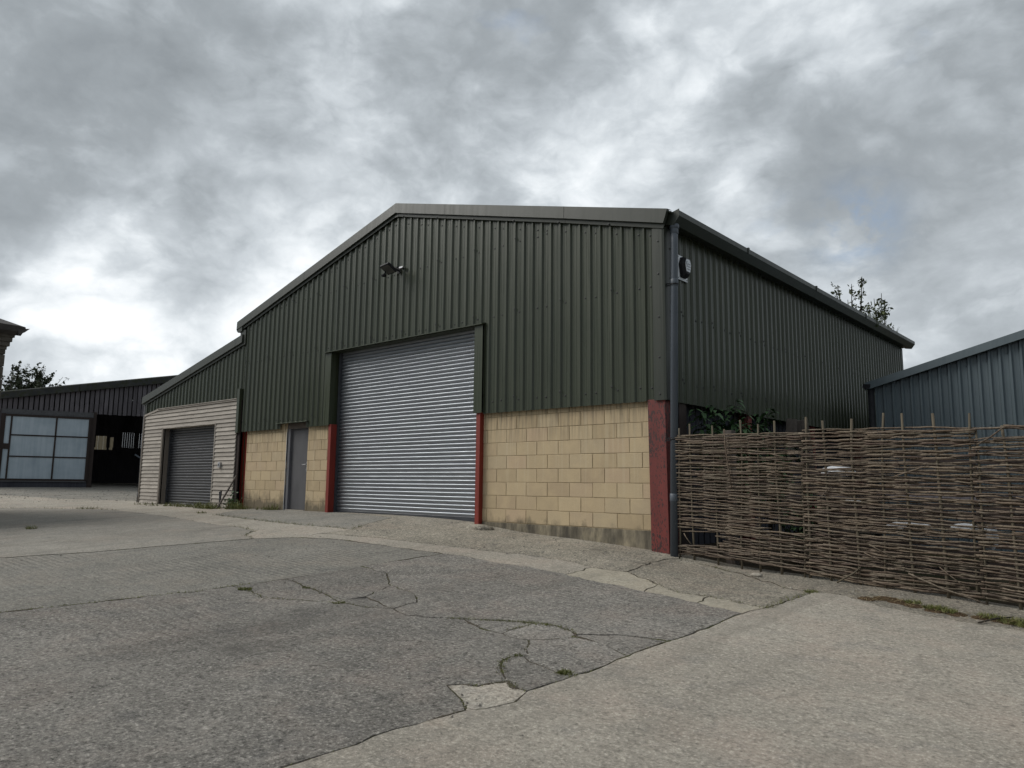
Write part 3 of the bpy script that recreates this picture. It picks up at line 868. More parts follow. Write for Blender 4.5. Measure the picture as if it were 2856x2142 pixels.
# right eaves gutter
mb = MB()
GP = [(3.37, 2.885), (3.385, 2.885), (3.385, 2.70), (3.54, 2.675), (3.63, 2.79), (3.632, 2.868), (3.615, 2.868), (3.60, 2.80), (3.53, 2.70), (3.40, 2.72), (3.395, 2.90)]
mb.prism([(x, 0, z) for x, z in GP], (0, -0.04, 0), (0, 13.0, 0))
gut = mb.build('gutter', TRIM, barn)
mb = MB()
mb.prism([(3.40, 0, 2.885), (3.47, 0, 2.868), (3.52, 0, 2.868), (3.628, 0, 2.895), (3.633, 0, 2.79), (3.54, 0, 2.668), (3.385, 0, 2.69)], (0, -0.05, 0), (0, -.040, 0))
mb.build('stop_end', TRIM, gut)
for yy in (2.3, 5.5, 8.7):
    mb = MB(); mb.box(3.40, 3.642, yy, yy + .05, 2.862, 2.885); mb.box(3.632, 3.645, yy, yy + .05, 2.775, 2.885); mb.build('joint_bracket', TRIM, gut)
# downpipe
dp_x0, dp_y0, dp_x1, dp_y1 = 3.505, 0.02, 3.495, -0.135
mb = MB(); mb.tube([(dp_x0, dp_y0, 2.70), (3.505, 0.015, 2.40), (3.497, -.135, -2.14)], 0.055, 14)
pipe = mb.build('downpipe', PVC, barn)


def pipe_xy(z):
    t = (2.4 - z) / 4.54
    return 3.505 - .008 * t, .015 - .15 * t


for z in (2.60, 1.80, -1.32):
    x, y = pipe_xy(z); mb = MB(); mb.tube([(x, y, z - .055), (x, y, z - .05), (x, y, z + .05), (x, y, z + .055)], [.0565, .0605, .0605, .0565], 14); mb.build('socket', PVC, pipe)
x, y = pipe_xy(2.69); mb = MB(); mb.tube([(x, y, 2.62), (x, y, 2.64), (x, y, 2.68), (x, y, 2.70)], [.06, .072, .072, .06], 14); mb.build('outlet', PVC, pipe)
for z in (1.775, -0.50):
    x, y = pipe_xy(z); mb = MB(); mb.tube([(x, y, z - .012), (x, y, z + .012)], .062, 14); mb.box(3.38, x, y - .055, y - .030, z - .02, z - .008); mb.box(3.38, x, y - .055, y - .030, z + .008, z + .02)
    mb.build('pipe_bracket', BLACK, pipe)

# roller door opening: jamb flashings and head drip
mb = MB(); mb.box(OPX0, -4.85, -.128, -.118, BZ, OPZ + .01); mb.box(-4.862, -4.85, -.118, .10, BZ, OPZ); mb.build('jamb_flashing', CLAD, barn)
mb = MB(); mb.box(-.47, OPX1, -.128, -.118, .085, OPZ + .01); mb.box(-.47, -.458, -.118, .10, .085, OPZ); mb.build('jamb_flashing', CLAD, barn)
mb = MB(); mb.prism([(0, -.06, .045), (0, -.180, .012), (0, -.180, -.004), (0, -.165, -.004), (0, -.06, .03)], (OPX0 - .02, 0, OPZ), (OPX1 + .02, 0, OPZ))
mb.box(-4.85, -.46, -.10, .12, OPZ - .002, OPZ + .02)
mb.build('head_flashing', CLAD, barn)
# shutter
mb = MB(); mb.box(-4.86, -.36, .17, .185, -1.88, 1.75); shut = mb.build('roller_door', DARKSLAT, barn)
NS, SP = 47, 0.0747


def slat_mesh(name, L, h, depth):
    mb = MB()
    prof = []
    for a, q in ((0, 0), (.04, .30), (.12, .52), (.28, .72), (.46, .88), (.62, .98), (.74, 1.0), (.84, .92), (.92, .64), (.97, .30), (1, 0)):
        prof.append((0, -depth * q, a * (h - .012)))
    prof += [(0, 0.004, h - .010), (0, .010, h - .006), (0, .004, h - .001)]
    mb.prism(prof, (0, 0, 0), (L, 0, 0), closed=False, smooth=True)
    return mb.mesh(name)


sm = slat_mesh('slat', 4.40, SP, .0175)
soff = wloc(shut)
for k in range(NS):
    o = link('slat', sm, GALV, shut)
    o.location = Vector((-4.80 + .004 * rng.random(), .118 + .002 * rng.random(), -1.745 + k * SP)) - soff
mb = MB(); mb.box(-4.80, -.40, .085, .15, -1.845, -1.742); mb.build('bottom_bar', DARKSLAT, shut, .006)
mb = MB(); mb.box(-4.805, -4.755, .05, .165, -1.85, 1.75); mb.build('guide_rail', DARKSLAT, shut)
mb = MB(); mb.box(-.43, -.38, .05, .165, -1.85, 1.75); mb.build('guide_rail', DARKSLAT, shut)

# steel columns
mb = MB(); mb.box(-4.89, -4.79, -.098, .13, -1.9, .09); mb.build('steel_column', REDSTEEL, barn, .004)
mb = MB(); mb.box(-.425, -.325, -.098, .13, -1.98, .11); mb.build('steel_column', REDSTEEL, barn, .004)
mb = MB(); mb.box(-8.76, -8.452, .03, .30, -1.95, .09); mb.build('steel_column', REDSTEEL, barn, .004)
mb = MB(); mb.prism([(3.07, -.080, 0), (3.36, -.080, 0), (3.36, .26, 0), (3.07, .26, 0)], (0.035, 0, -2.2), (0, 0, .09)); mb.box(3.355, 3.372, .06, .26, -2.2, .09)
tag(mb.build('steel_column', REDRUST, barn, .003), 'corner column with flaking red paint')

# block walls: every block laid on its own
BC = 0.225
bvars = []
for k in range(6):
    mb = MB(); mb.box(-.22, .22, 0, .095, -.1075, .1075)
    me = mb.mesh('block')
    bm = bmesh.new(); bm.from_mesh(me)
    bmesh.ops.bevel(bm, geom=list(bm.edges), offset=.003, segments=1, affect='EDGES')
    for v in bm.verts: v.co += Vector(((rng.random() - .5) * .003, (rng.random() - .5) * .002, (rng.random() - .5) * .003))
    bmesh.ops.recalc_face_normals(bm, faces=bm.faces)
    bm.to_mesh(me); bm.free(); me.materials.append(BLOCK); bvars.append(me)


def block_wall(x0, x1, phase_odd, r0, r1, plinth=None):
    mb = MB()
    mb.box(x0, x1, .0035, .12, -BC * (r1 + 1) - .3, .20)
    wl = mb.build('block_wall', MORTAR, barn)
    off = wloc(wl)
    for r in range(r0, r1 + 1):
        ph = phase_odd + (0 if r % 2 else .225)
        k = math.floor((x0 - ph) / .45)
        while ph + k * .45 < x1:
            a, b = max(x0, ph + k * .45 + .005), min(x1, ph + (k + 1) * .45 - .005)
            k += 1
            if b - a < .03: continue
            o = link('block', rng.choice(bvars), None, wl)
            o.location = Vector(((a + b) / 2 + (rng.random() - .5) * .003, -.001 - .0035 * rng.random(), -BC * (r + .5) + (rng.random() - .5) * .003)) - off
            o.scale = ((b - a) / .44, 1, 1)
            o.rotation_euler = (0, (rng.random() - .5) * .006, 0)
    return wl


wr = block_wall(-.325, 3.10, .225, -1, 7)
mb = MB()
pp = []
nseg = 60
for i in range(nseg):
    xa, xb = -.33 + 3.44 * i / nseg, -.33 + 3.44 * (i + 1) / nseg
    ja, jb = -.012 - .006 * math.sin(i * 1.7), -.012 - .006 * math.sin((i + 1) * 1.7)
    mb.add([(xa, ja - .006, -2.35), (xb, jb - .006, -2.35), (xb, jb, -1.808), (xa, ja, -1.808), (xb, .05, -1.803), (xa, .05, -1.803)], [(0, 1, 2, 3), (3, 2, 4, 5)])
mb.build('plinth', PLINTH, wr)
wl_ = block_wall(-8.455, -6.66, -8.402, -1, 7)
wm_ = block_wall(-5.79, -4.885, -5.715, -1, 7)
# personnel door
mb = MB()
mb.box(-6.66, -6.55, .02, .16, -1.82, .20); mb.box(-5.82, -5.76, .02, .16, -1.82, .20); mb.box(-6.55, -5.82, .02, .16, .055, .20)
pd = mb.build('door_frame', DOORFRAME, barn)
mb = MB(); mb.box(-6.552, -5.825, .075, .12, -1.775, .052); dl = mb.build('door_leaf', DOOR, pd, .004)
mb = MB(); mb.box(-6.60, -5.70, .008, .018, .062, .195); mb.build('lintel_panel', LINTEL, pd)
mb = MB(); mb.box(-6.56, -5.82, -.02, .14, -1.83, -1.778); mb.build('threshold', PALESTONE, pd)
mb = MB(); mb.box(-5.915, -5.875, .066, .076, -.92, -.70); mb.tube([(-5.89, .07, -.76), (-5.89, .02, -.76), (-6.01, .018, -.765)], .010, 6); mb.tube([(-5.893, .078, -.87), (-5.893, .055, -.87)], .017, 8)
mb.build('door_handle', BRIGHT, pd)
mb = MB(); mb.prism([(0, -.07, .03), (0, -.155, .004), (0, -.155, -.006), (0, -.07, .012)], (DX0 - .02, 0, DZ), (DX1 + .03, 0, DZ)); mb.build('door_canopy', CLAD, barn)
mb = MB(); mb.box(-6.665, -6.66, -.004, .02, -1.8, .07); mb.build('door_bead', WHITE, barn)
# fixing screws of the sheeting
mb = MB()


def screw(p, axis):
    p = Vector(p)
    d = Vector((0, -1, 0)) if axis == 'y' else Vector((1, 0, 0))
    mb.tube([p, p + d * .004, p + d * .005, p + d * .012], [.018, .018, .010, .007], 6, smooth=False)


for z_ in (0.27, 1.79, 3.05):
    k = -31
    while PHX + k * .2 < BR - .1:
        x = PHX + k * .2 + (.10 if k % 5 in (0, 2, 3) else .055) + .015
        ok = z_ < ztop(x) - .12 and not (OPX0 - .05 < x < OPX1 + .05 and z_ < OPZ + .03) and not (DX0 < x < DX1 and z_ < DZ + .05)
        if k % 5 in (0, 2, 3) and ok and x > BL + .1:
            screw((x, -.07, z_ + (rng.random() - .5) * .03), 'y')
            if k % 5 == 0: screw((x - .085, -.104, z_ + .06), 'y')
        k += 1
k = -30
while PHX + k * .2 < BR - .1:
    x = PHX + k * .2 + .115
    if k % 5 in (0, 2, 3) and x > BL + .1:
        screw((x, -.07, ztop(x) - .15), 'y')
    if k % 5 == 0: screw((x - .1, -.136, ztop(x) + .015), 'y')
    k += 1
for z_ in (.16, .70, 1.30, 1.95, 2.45): screw((3.30, -.112, z_), 'y')
for z_ in (0.38, 1.42):
    k = 0
    while PHY + k * .2 < SY1:
        if k % 5 in (0, 2, 3): screw((3.342, PHY + k * .2 + .115, z_ + (rng.random() - .5) * .03), 'x')
        if k % 5 == 0: screw((3.376, PHY + k * .2 + .015, z_ + .04), 'x')
        k += 1
for z_ in (.5, .95, 1.4, 1.9, 2.35): screw((3.404, .06, z_), 'x')
mb.sm = [False] * len(mb.f)
tag(mb.build('cladding_screw', SCREW, barn), kind='stuff')
mb = MB(); mb.box(3.30, 3.384, 0.0, SY1 + .06, 2.69, 2.86); mb.build('eaves_filler', CLAD, barn)
# closed dark inside and the lower side of the long wall
mb = MB(); mb.box(-8.5, 3.2, .30, .32, -2.2, 2.9); mb.build('inner_lining', DLINING, barn)
mb = MB(); mb.box(3.02, 3.06, .30, SY1, -2.4, .30); sw = mb.build('side_wall_base', SOIL, barn)
for i in range(64):
    y0 = .32 + i * .195
    if y0 > SY1 - .2: break
    mb = MB(); mb.box(3.10, 3.125, y0, y0 + .165, -2.4, .20); mb.build('plank', DLINING, sw)
for yy in (2.78, 5.8, 8.8):
    mb = MB(); mb.box(3.14, 3.32, yy, yy + .16, -2.4, .30); mb.build('steel_column', REDRUST, barn)
mb = MB(); mb.box(3.16, 3.32, .40, .62, -2.3, .11); tag(mb.build('timber_post', DFRAME, barn), 'brown timber post behind the downpipe')

# ------------------------------------------------------------------ floodlight on the gable
fl = thing('floodlight', 'black floodlight with motion sensor bracketed to the green gable above the roller door', 'floodlight', (-2.60, -.10, 3.12))
mb = MB()
ax = Vector((1, .0, 0)); tilt = R(28)
ay = Vector((-.10, -.84, .52)).normalized(); ax = Vector((1, -.10, .03)); ax = (ax - ay * ax.dot(ay)).normalized(); az = ax.cross(ay)
ctr = Vector((-2.64, -.40, 3.075))
mb.obox(ctr, ax, ay, az, .150, .125, .022)
mb.build('housing', BLACK, fl, .006)
mb = MB(); mb.obox(ctr - az * .024 if az.z > 0 else ctr + az * .024, ax, ay, az, .128, .102, .003); mb.build('lens', LAMPGLASS, fl)
up_ = az if az.z > 0 else -az
mb = MB()
for k in range(6): mb.obox(ctr + up_ * .045 + ax * (-.08 + k * .032), ax, ay, up_, .004, .075, .026)
mb.build('heat_sink', BLACK, fl)
mb = MB(); mb.box(-2.70, -2.62, -.13, -.10, 3.04, 3.17); mb.tube([(-2.66, -.10, 3.11), (-2.66, -.30, 3.10)], .022, 8); mb.box(-2.80, -2.5, -.30, -.27, 3.09, 3.115)
mb.build('arm', BLACK, fl)
mb = MB(); mb.box(-2.60, -2.50, -.16, -.10, 3.13, 3.16); mb.build('bracket', BRIGHT, fl)
mb = MB(); mb.tube([(-2.74, -.40, 3.03), (-2.745, -.41, 2.975)], .016, 8); mb.tube([(-2.745, -.38, 2.955), (-2.745, -.43, 2.95), (-2.745, -.47, 2.935)], [.028, .036, .026], 10)
mb.build('motion_sensor', BLACK, fl)

# ------------------------------------------------------------------ alarm box on the side wall
al = thing('alarm_box', 'hexagonal alarm siren box on white backplate beside the downpipe', 'alarm box', (3.38, .47, 2.14))
mb = MB(); mb.box(3.378, 3.384, .315, .62, 1.955, 2.335); mb.build('back_plate', WHITE, al)


def hexa(r, x, cy, cz, squash=1.0):
    return [(x, cy + r * .78 * sx_, cz + r * sz_ * squash) for sx_, sz_ in ((-.55, 1.0), (.55, 1.0), (1.0, .25), (.62, -1.0), (-.62, -1.0), (-1.0, .25))]


h0, h1, h2 = hexa(.155, 3.384, .47, 2.15), hexa(.15, 3.435, .47, 2.155), hexa(.118, 3.475, .475, 2.165)
mb = MB(); mb.add(h0 + h1 + h2, [(i, (i + 1) % 6, 6 + (i + 1) % 6, 6 + i) for i in range(6)] + [(6 + i, 6 + (i + 1) % 6, 12 + (i + 1) % 6, 12 + i) for i in range(6)] + [tuple(range(12, 18))])
mb.build('siren_cover', BLACK, al)
h3 = hexa(.110, 3.4765, .475, 2.175, .9); h4 = hexa(.108, 3.483, .475, 2.175, .9)
mb = MB(); mb.add(h3 + h4, [(i, (i + 1) % 6, 6 + (i + 1) % 6, 6 + i) for i in range(6)] + [tuple(range(6, 12))]); fp = mb.build('front_plate', WHITE, al)
mb = MB()
mb.tube([(3.485, .425 + .020 * math.cos(t_) , 2.205 + .024 * math.sin(t_)) for t_ in np.linspace(.8, 5.5, 9)], .004, 4)      # the large C of the print
for row, (y0, y1, z_) in enumerate(((.45, .545, 2.200), (.42, .54, 2.160), (.435, .53, 2.118))):
    y = y0
    while y < y1:
        w_ = .008 + .006 * rng.random()
        mb.box(3.4835, 3.4845, y, y + w_ * .7, z_ - .008, z_ + .008 * rng.random() + .002); y += w_ + .003
mb.build('lettering', PVC, fp)
for y_, z_ in ((.34, 2.31), (.595, 1.98), (.34, 1.98), (.595, 2.31)):
    mb = MB(); mb.tube([(3.384, y_, z_), (3.390, y_, z_)], .009, 6); mb.build('screw', SCREW, al)
# ------------------------------------------------------------------ lean-to with weatherboarded front
lt = thing('lean_to', 'low lean-to with pale weatherboards and dark roller door joined to the green barn', 'lean-to', (-11.5, 0, -1.9))
LX0, LX1 = -14.25, -8.66
LZ0, LZ1, LVX0, LVX1 = 1.345, 2.56, -14.47, -8.70


def ltop(x): return LZ0 + (LZ1 - LZ0) * (x - LVX0) / (LVX1 - LVX0)


lb = cut(LX0, LX1, PHX + .11)
for a, b in zip(lb[:-1], lb[1:]):
    sheet(lt, a, b + .01, PHX, front, lambda q: .88 if q > -13.36 else .88 - .13 * (-13.36 - q) / .85, lambda q: ltop(q) - .25, CLAD)
verge(lt, LVX0, -11.4, ltop, TRIM); verge(lt, -11.394, LVX1, ltop, TRIM)
mb = MB(); n_ = 0
pts = prof_points(-.13, 10.0, .1); n_ = len(pts)
mb.add([(LVX0 - .02, a, ltop(LVX0) - .06 + o) for a, o in pts] + [(BL, a, ltop(BL) - .06 + o) for a, o in pts], [(i, i + 1, n_ + i + 1, n_ + i) for i in range(n_ - 1)])
link('roof_sheet', mb.mesh('roof_sheet', wloc(lt)), CLAD, lt)
mb = MB(); mb.box(LX0 - .02, LX0, -.05, 10, -2.0, ltop(LX0) - .09); mb.box(LX0, BL, 9.96, 10, -2.0, 1.3); mb.build('side_wall', CLAD, lt)
mb = MB(); mb.box(LX0 - .035, LX0 + .06, -.120, -.06, .70, ltop(LX0) - .22); mb.build('corner_trim', TRIM, lt)
mb = MB(); mb.tube([(LX0 - .085, -.10, 1.08), (LX0 - .085, -.10, -1.80)], .045, 10); lp = mb.build('downpipe', DRAIL, lt)
mb = MB(); mb.tube([(LX0 - .085, -.10, -1.50), (LX0 - .085, -.10, -1.80)], .056, 10); mb.build('shoe', BLACK, lp)
mb = MB(); mb.box(LX0 - .012, LX0 + .03, -.158, -.10, -1.84, .75); mb.build('corner_board', JAMB, lt)
# board by board
EXP = 0.1068
OX0, OX1, OZ1 = -12.92, -9.87, 0.325


def wboard(x0, x1, z, clipz=None):
    mb = MB()
    x0b = x0t = x0
    if clipz: x0b, x0t = clipz
    zt_ = z + EXP + .018
    vv = []
    for xb, xt in ((x0b, x0t), (x1, x1)):
        vv += [(xb, -.143, z), (xb, -.114, z), (xt, -.104, zt_), (xt, -.113, zt_)]
    s_ = (rng.random() - .5) * .004
    vv = [(x, y + s_, q + (rng.random() - .5) * .003) for x, y, q in vv]
    mb.add(vv, [(0, 1, 2, 3), (7, 6, 5, 4), (0, 3, 7, 4), (1, 5, 6, 2), (0, 4, 5, 1), (3, 2, 6, 7)])
    mb.build('weatherboard', WBOARD, lt)


k = 0
while True:
    z = -1.80 + k * EXP
    if z > .86: break
    zt_ = z + EXP
    if z > OZ1 + .005:
        cl = None
        if zt_ > .76: cl = (max(LX0 + .03, -13.36 - max(0, (.88 - z)) * .85 / .13), max(LX0 + .03, min(-13.36, -13.36 - max(0, .88 - zt_) * .85 / .13)))
        wboard(LX0 + .03, -8.79, z, cl)
    else:
        wboard(LX0 + .03, OX0 - .085, z); wboard(OX1 + .035, -8.79, z)
    k += 1
mb = MB(); mb.box(LX0, LX1, -.100, -.085, -1.9, .80); mb2 = mb
# backing board with the door opening left free
mb = MB(); mb.box(LX0, OX0, -.100, -.07, -1.9, .75); mb.box(OX1, LX1, -.100, -.07, -1.9, .88); mb.box(OX0, OX1, -.100, -.07, OZ1, .88); mb.build('backing', DFRAME, lt)
mb = MB()
mb.box(-13.36, -8.785, -.152, -.10, .865, .905); mb.box(-13.36, -8.785, -.170, -.10, .905, .922)
mb.add([(-14.25, -.152, .735), (-13.36, -.152, .865), (-13.36, -.152, .922), (-14.25, -.152, .790), (-14.25, -.1, .735), (-13.36, -.1, .865), (-13.36, -.1, .922), (-14.25, -.1, .790)],
       [(0, 1, 2, 3), (0, 3, 7, 4), (3, 2, 6, 7), (0, 4, 5, 1), (7, 6, 5, 4)])
mb.build('head_board', WBOARD, lt)
mb = MB(); mb.box(OX0 - .085, OX0, -.146, .10, -1.86, OZ1 + .03); tag(mb.build('door_jamb', JAMB, lt), 'broad grey timber jamb')
mb = MB(); mb.box(OX1, OX1 + .035, -.146, .10, -1.86, OZ1 + .03); mb.build('door_jamb', WBOARD, lt)
mb = MB(); mb.box(OX0, OX1, -.146, .10, OZ1, OZ1 + .03); mb.build('door_head', WBOARD, lt)
mb = MB(); mb.box(OX0, OX1, .145, .155, -1.9, OZ1); ls = mb.build('roller_door', DARKSLAT, lt)
sm2 = slat_mesh('slat', 3.03, .0747, .018)
soff = wloc(ls)
for k in range(29):
    o = link('slat', sm2, DARKSLAT, ls)
    o.location = Vector((OX0 + .01, .10, -1.83 + k * .0747)) - soff
mb = MB(); mb.box(OX0, OX0 + .02, .05, .145, -1.86, OZ1); mb.build('guide_rail', DARKSLAT, ls)
mb = MB(); mb.box(-9.52, -9.42, -.185, -.135, -.81, -.67); ks = mb.build('key_switch', BRIGHT, lt, .004)
mb = MB(); mb.box(-9.485, -9.455, -.190, -.185, -.76, -.72); mb.build('keyhole', BLACK, ks)
mb = MB(); mb.box(-8.785, -8.665, -.160, -.07, .05, 1.16); mb.build('junction_trim', CLAD, lt)
mb = MB(); mb.box(-14.2, -8.7, .30, .32, -2.0, 1.2); mb.build('inner_lining', DLINING, lt)

# offcut and bracket leaning at the red post
t_ = thing('timber_offcut', 'thin dark offcut of timber leaning against the weatherboards by the red post', 'timber offcut', (-8.80, -.5, -1.82))
mb = MB(); d_ = Vector((.17, .36, .80)).normalized(); mb.obox(Vector((-8.80, -.5, -1.82)) + d_ * .44, d_, (1, -.2, 0), d_.cross(Vector((1, -.2, 0))), .46, .035, .014); mb.build('plank', OFFCUT, t_)
t_ = thing('metal_bracket', 'bent black metal bracket propped beside the leaning timber offcut', 'metal bracket', (-8.98, -.42, -1.82))
mb = MB(); mb.tube([(-8.86, -.40, -1.80), (-9.10, -.30, -1.42), (-9.02, -.30, -1.40), (-8.93, -.36, -1.60)], .018, 6, smooth=False); mb.build('arm', BLACK, t_)

# ------------------------------------------------------------------ dark timber barn on the far side of the yard
D = 32.0
bA = R(-72)
dD = Vector((math.sin(bA), math.cos(bA), 0)); sD = Vector((math.cos(bA), -math.sin(bA), 0))
TB0 = Vector((CAMP.x, CAMP.y, 0)) + dD * D


def tb(s, d, z): return TB0 + sD * s + dD * d + Vector((0, 0, z))


def tbox(mb, s0, s1, d0, d1, z0, z1):
    vv = [tb(s, d, z) for z in (z0, z1) for s, d in ((s0, d0), (s1, d0), (s1, d1), (s0, d1))]
    return mb.add(vv, [(0, 3, 2, 1), (4, 5, 6, 7), (0, 1, 5, 4), (1, 2, 6, 5), (2, 3, 7, 6), (3, 0, 4, 7)])


tbn = thing('timber_barn', 'dark timber boarded barn with open entrance beyond the lean-to', 'barn', tb(0, 0, -1.42))
def vz(s): return 1.93 + (2.80 - 1.93) * (s + 2.2) / 4.7


plank_bot = lambda s: 1.275 + .012 * s
s_ = -3.3
while s_ < 6.4:
    w_ = .116 + .012 * rng.random()
    mb = MB()
    dd = (rng.random() - .5) * .02
    zb0 = plank_bot(s_) + (rng.random() - .5) * .02
    vv = [tb(s, d, z) for s, d, z in ((s_, dd, zb0), (s_ + w_, dd, zb0), (s_ + w_, dd, vz(s_) - .2), (s_, dd, vz(s_) - .2))]
    vv += [v + dD * .022 for v in vv]
    mb.add(vv, [(0, 1, 2, 3), (7, 6, 5, 4), (0, 4, 5, 1), (1, 5, 6, 2), (2, 6, 7, 3), (3, 7, 4, 0)])
    mb.build('plank', DPLANK, tbn)
    s_ += .1585
for a_, b_ in ((-3.4, .12), (.13, 3.2), (3.21, 6.6)):
    mb = MB()
    vv = [tb(s, d, vz(s) + z) for s in (a_, b_) for d, z in ((-.12, -.26), (-.12, -.02), (-.06, 0.02), (.04, .03), (.04, -.26))]
    mb.add(vv, [(i, (i + 1) % 5, 5 + (i + 1) % 5, 5 + i) for i in range(5)] + [(4, 3, 2, 1, 0), (5, 6, 7, 8, 9)])
    mb.build('verge_board', FIBRE, tbn)
mb = MB()
vv = [tb(s, d, vz(s) - .03) for s in (-3.4, 6.6) for d in (-.05, 9.08)]
vv += [v + Vector((0, 0, .05)) for v in vv]
mb.add(vv, [(0, 2, 3, 1), (4, 5, 7, 6), (0, 1, 5, 4), (2, 6, 7, 3)]); mb.build('roof', FIBRE, tbn)
mb = MB(); tbox(mb, -3.4, -3.36, 0, 9.05, -1.6, 1.6); tbox(mb, 6.5, 6.55, 0, 9.05, -1.6, 3.2); mb.build('side_wall', DPLANK, tbn)
# front left of the door and posts
mb = MB(); tbox(mb, -3.4, -2.12, .05, .08, -1.5, 1.35); mb.build('front_wall', DPLANK, tbn)
mb = MB(); tbox(mb, .60, .76, -.02, .18, -1.5, 1.36); mb.build('door_post', DFRAME, tbn)
mb = MB(); tbox(mb, 4.6, 4.9, 0, .2, -1.5, 2.6); mb.build('door_post', DFRAME, tbn)
mb = MB(); tbox(mb, -2.2, .66, -.03, .05, 1.15, 1.33); mb.build('door_track', DRAIL, tbn)
# sliding door with pale panels
DX = {'l': -2.19, 'r': .60}
mb = MB()
fr = []
for s0, s1, z0, z1 in ((-2.19, -2.05, -1.17, 1.16), (.52, .60, -1.17, 1.14), (-2.05, .52, 1.07, 1.14), (-2.05, .52, -1.2, -1.13),
                       (-1.90, -1.845, -1.13, 1.07), (-.53, -.475, -1.13, 1.07), (-1.845, .52, .385, .43), (-1.845, .52, -.37, -.325), (-2.05, -1.9, -.10, .10)):
    tbox(mb, s0, s1, -.09, -.045, z0, z1)
sd = mb.build('sliding_door', DFRAME, tbn)
for s0, s1 in ((-1.845, -.53), (-.475, .52)):
    for z0, z1 in ((-1.13, -.37), (-.325, .385), (.43, 1.07)):
        mb = MB(); tbox(mb, s0 - .005, s1 + .005, -.068, -.058, z0 - .005, z1 + .005); mb.build('pane', PANE, sd)
for z0, z1 in ((-1.13, -.10), (.10, 1.07)):
    mb = MB(); tbox(mb, -2.05, -1.9, -.068, -.058, z0, z1); mb.build('pane', PANE, sd)
mb = MB(); tbox(mb, -2.19, .58, -.095, -.045, -1.24, -1.2); mb.build('bottom_rail', DRAIL, sd)
mb = MB(); tbox(mb, -2.25, .60, -.06, .02, -1.50, -1.24); mb.build('kickboard', DLINING, tbn)
# inside: back wall of spaced planks, one opening
BD = 9.0
s_ = -3.3
while s_ < 6.2:
    slit = 2.02 < s_ < 2.60 or 2.70 < s_ < 3.02
    w_ = .0905 if slit else .15
    z0, z1 = .40, vz(s_) + .005
    if .98 < s_ + w_ * .5 < 1.50: z0 = .95
    if 1.60 < s_ + w_ * .5 < 1.74: z0 = .90
    mb = MB(); tbox(mb, s_, s_ + w_, BD, BD + .02, z0, z1 if not slit else 1.18); mb.build('back_plank', DPLANK, tbn)
    s_ += w_ + (.005 if slit else -.001)
mb = MB(); tbox(mb, -3.4, 6.5, BD + .021, BD + .05, -1.6, .30); tbox(mb, -3.4, .98, BD + .021, BD + .05, .30, .45); tbox(mb, 1.50, 1.60, BD + .021, BD + .05, .30, .95); tbox(mb, 1.74, 6.5, BD + .021, BD + .05, .30, .42)
tbox(mb, 1.85, 2.5, BD + .021, BD + .05, 1.16, vz(1.85) + .01); tbox(mb, 2.17, 3.2, BD + .021, BD + .05, 1.16, vz(2.17) + .01); tbox(mb, 2.5, 3.2, BD + .051, BD + .06, 1.16, vz(2.5) + .01); tbox(mb, 2.8, 3.2, BD + .061, BD + .07, 1.16, vz(2.8) + .01); mb.build('back_wall', DPLANK, tbn)
t_ = thing('boarding', 'tan boarding seen through the opening at the back of the timber barn', 'boarding', tb(1.6, BD + 5, -1.4))
for i in range(5):
    mb = MB(); tbox(mb, 1.0 + i * .25, 1.0 + i * .25 + .247, BD + 5, BD + 5.03, -1.4, 1.6); mb.build('board', TAN, t_)
t_ = thing('metal_pole', 'grey metal pole sloping out of the dark barn entrance', 'pole', tb(2.5, -.3, -1.42))
mb = MB(); mb.tube([tb(2.60, .2, -1.42), tb(2.45, .2, -.35), tb(2.15, .2, -.17)], .035, 6); mb.build('shaft', PVC, t_)
t_ = thing('baler_twine', 'tangle of pink baler twine hanging beside the sliding panel door', 'twine', tb(-2.22, -.2, -.1))
mb = MB()
for q in range(5):
    a0 = rng.random() * 6
    mb.tube([tb(-2.22 + .13 * math.sin(a0 + i * (.7 + .1 * q)) * (i / 9), -.2 + .03 * math.cos(i * 1.3), .07 - .05 * i * (.5 + .1 * q)) for i in range(9)], .010, 4)
mb.build('strand', TWINE, t_)

# ------------------------------------------------------------------ stone building at the left edge
st = thing('stone_building', 'old stone building with moulded eaves at the left edge of the yard', 'building', (-11.5, -5.0, -2.0))
cor = Vector((-10.55, -4.78, 0))
bS = math.atan2(cor.x - CAMP.x, cor.y - CAMP.y)
sv = Vector((math.cos(bS), -math.sin(bS), 0)); dv_ = Vector((math.sin(bS), math.cos(bS), 0))
rot_ = R(20)
s2 = sv * math.cos(rot_) + dv_ * math.sin(rot_); d2 = -sv * math.sin(rot_) + dv_ * math.cos(rot_)


def sbp(s, d, z): return cor + s2 * s + d2 * d + Vector((0, 0, z))


def sbox(mb, s0, s1, d0, d1, z0, z1):
    vv = [sbp(s, d, z) for z in (z0, z1) for s, d in ((s0, d0), (s1, d0), (s1, d1), (s0, d1))]
    return mb.add(vv, [(0, 3, 2, 1), (4, 5, 6, 7), (0, 1, 5, 4), (1, 2, 6, 5), (2, 3, 7, 6), (3, 0, 4, 7)])


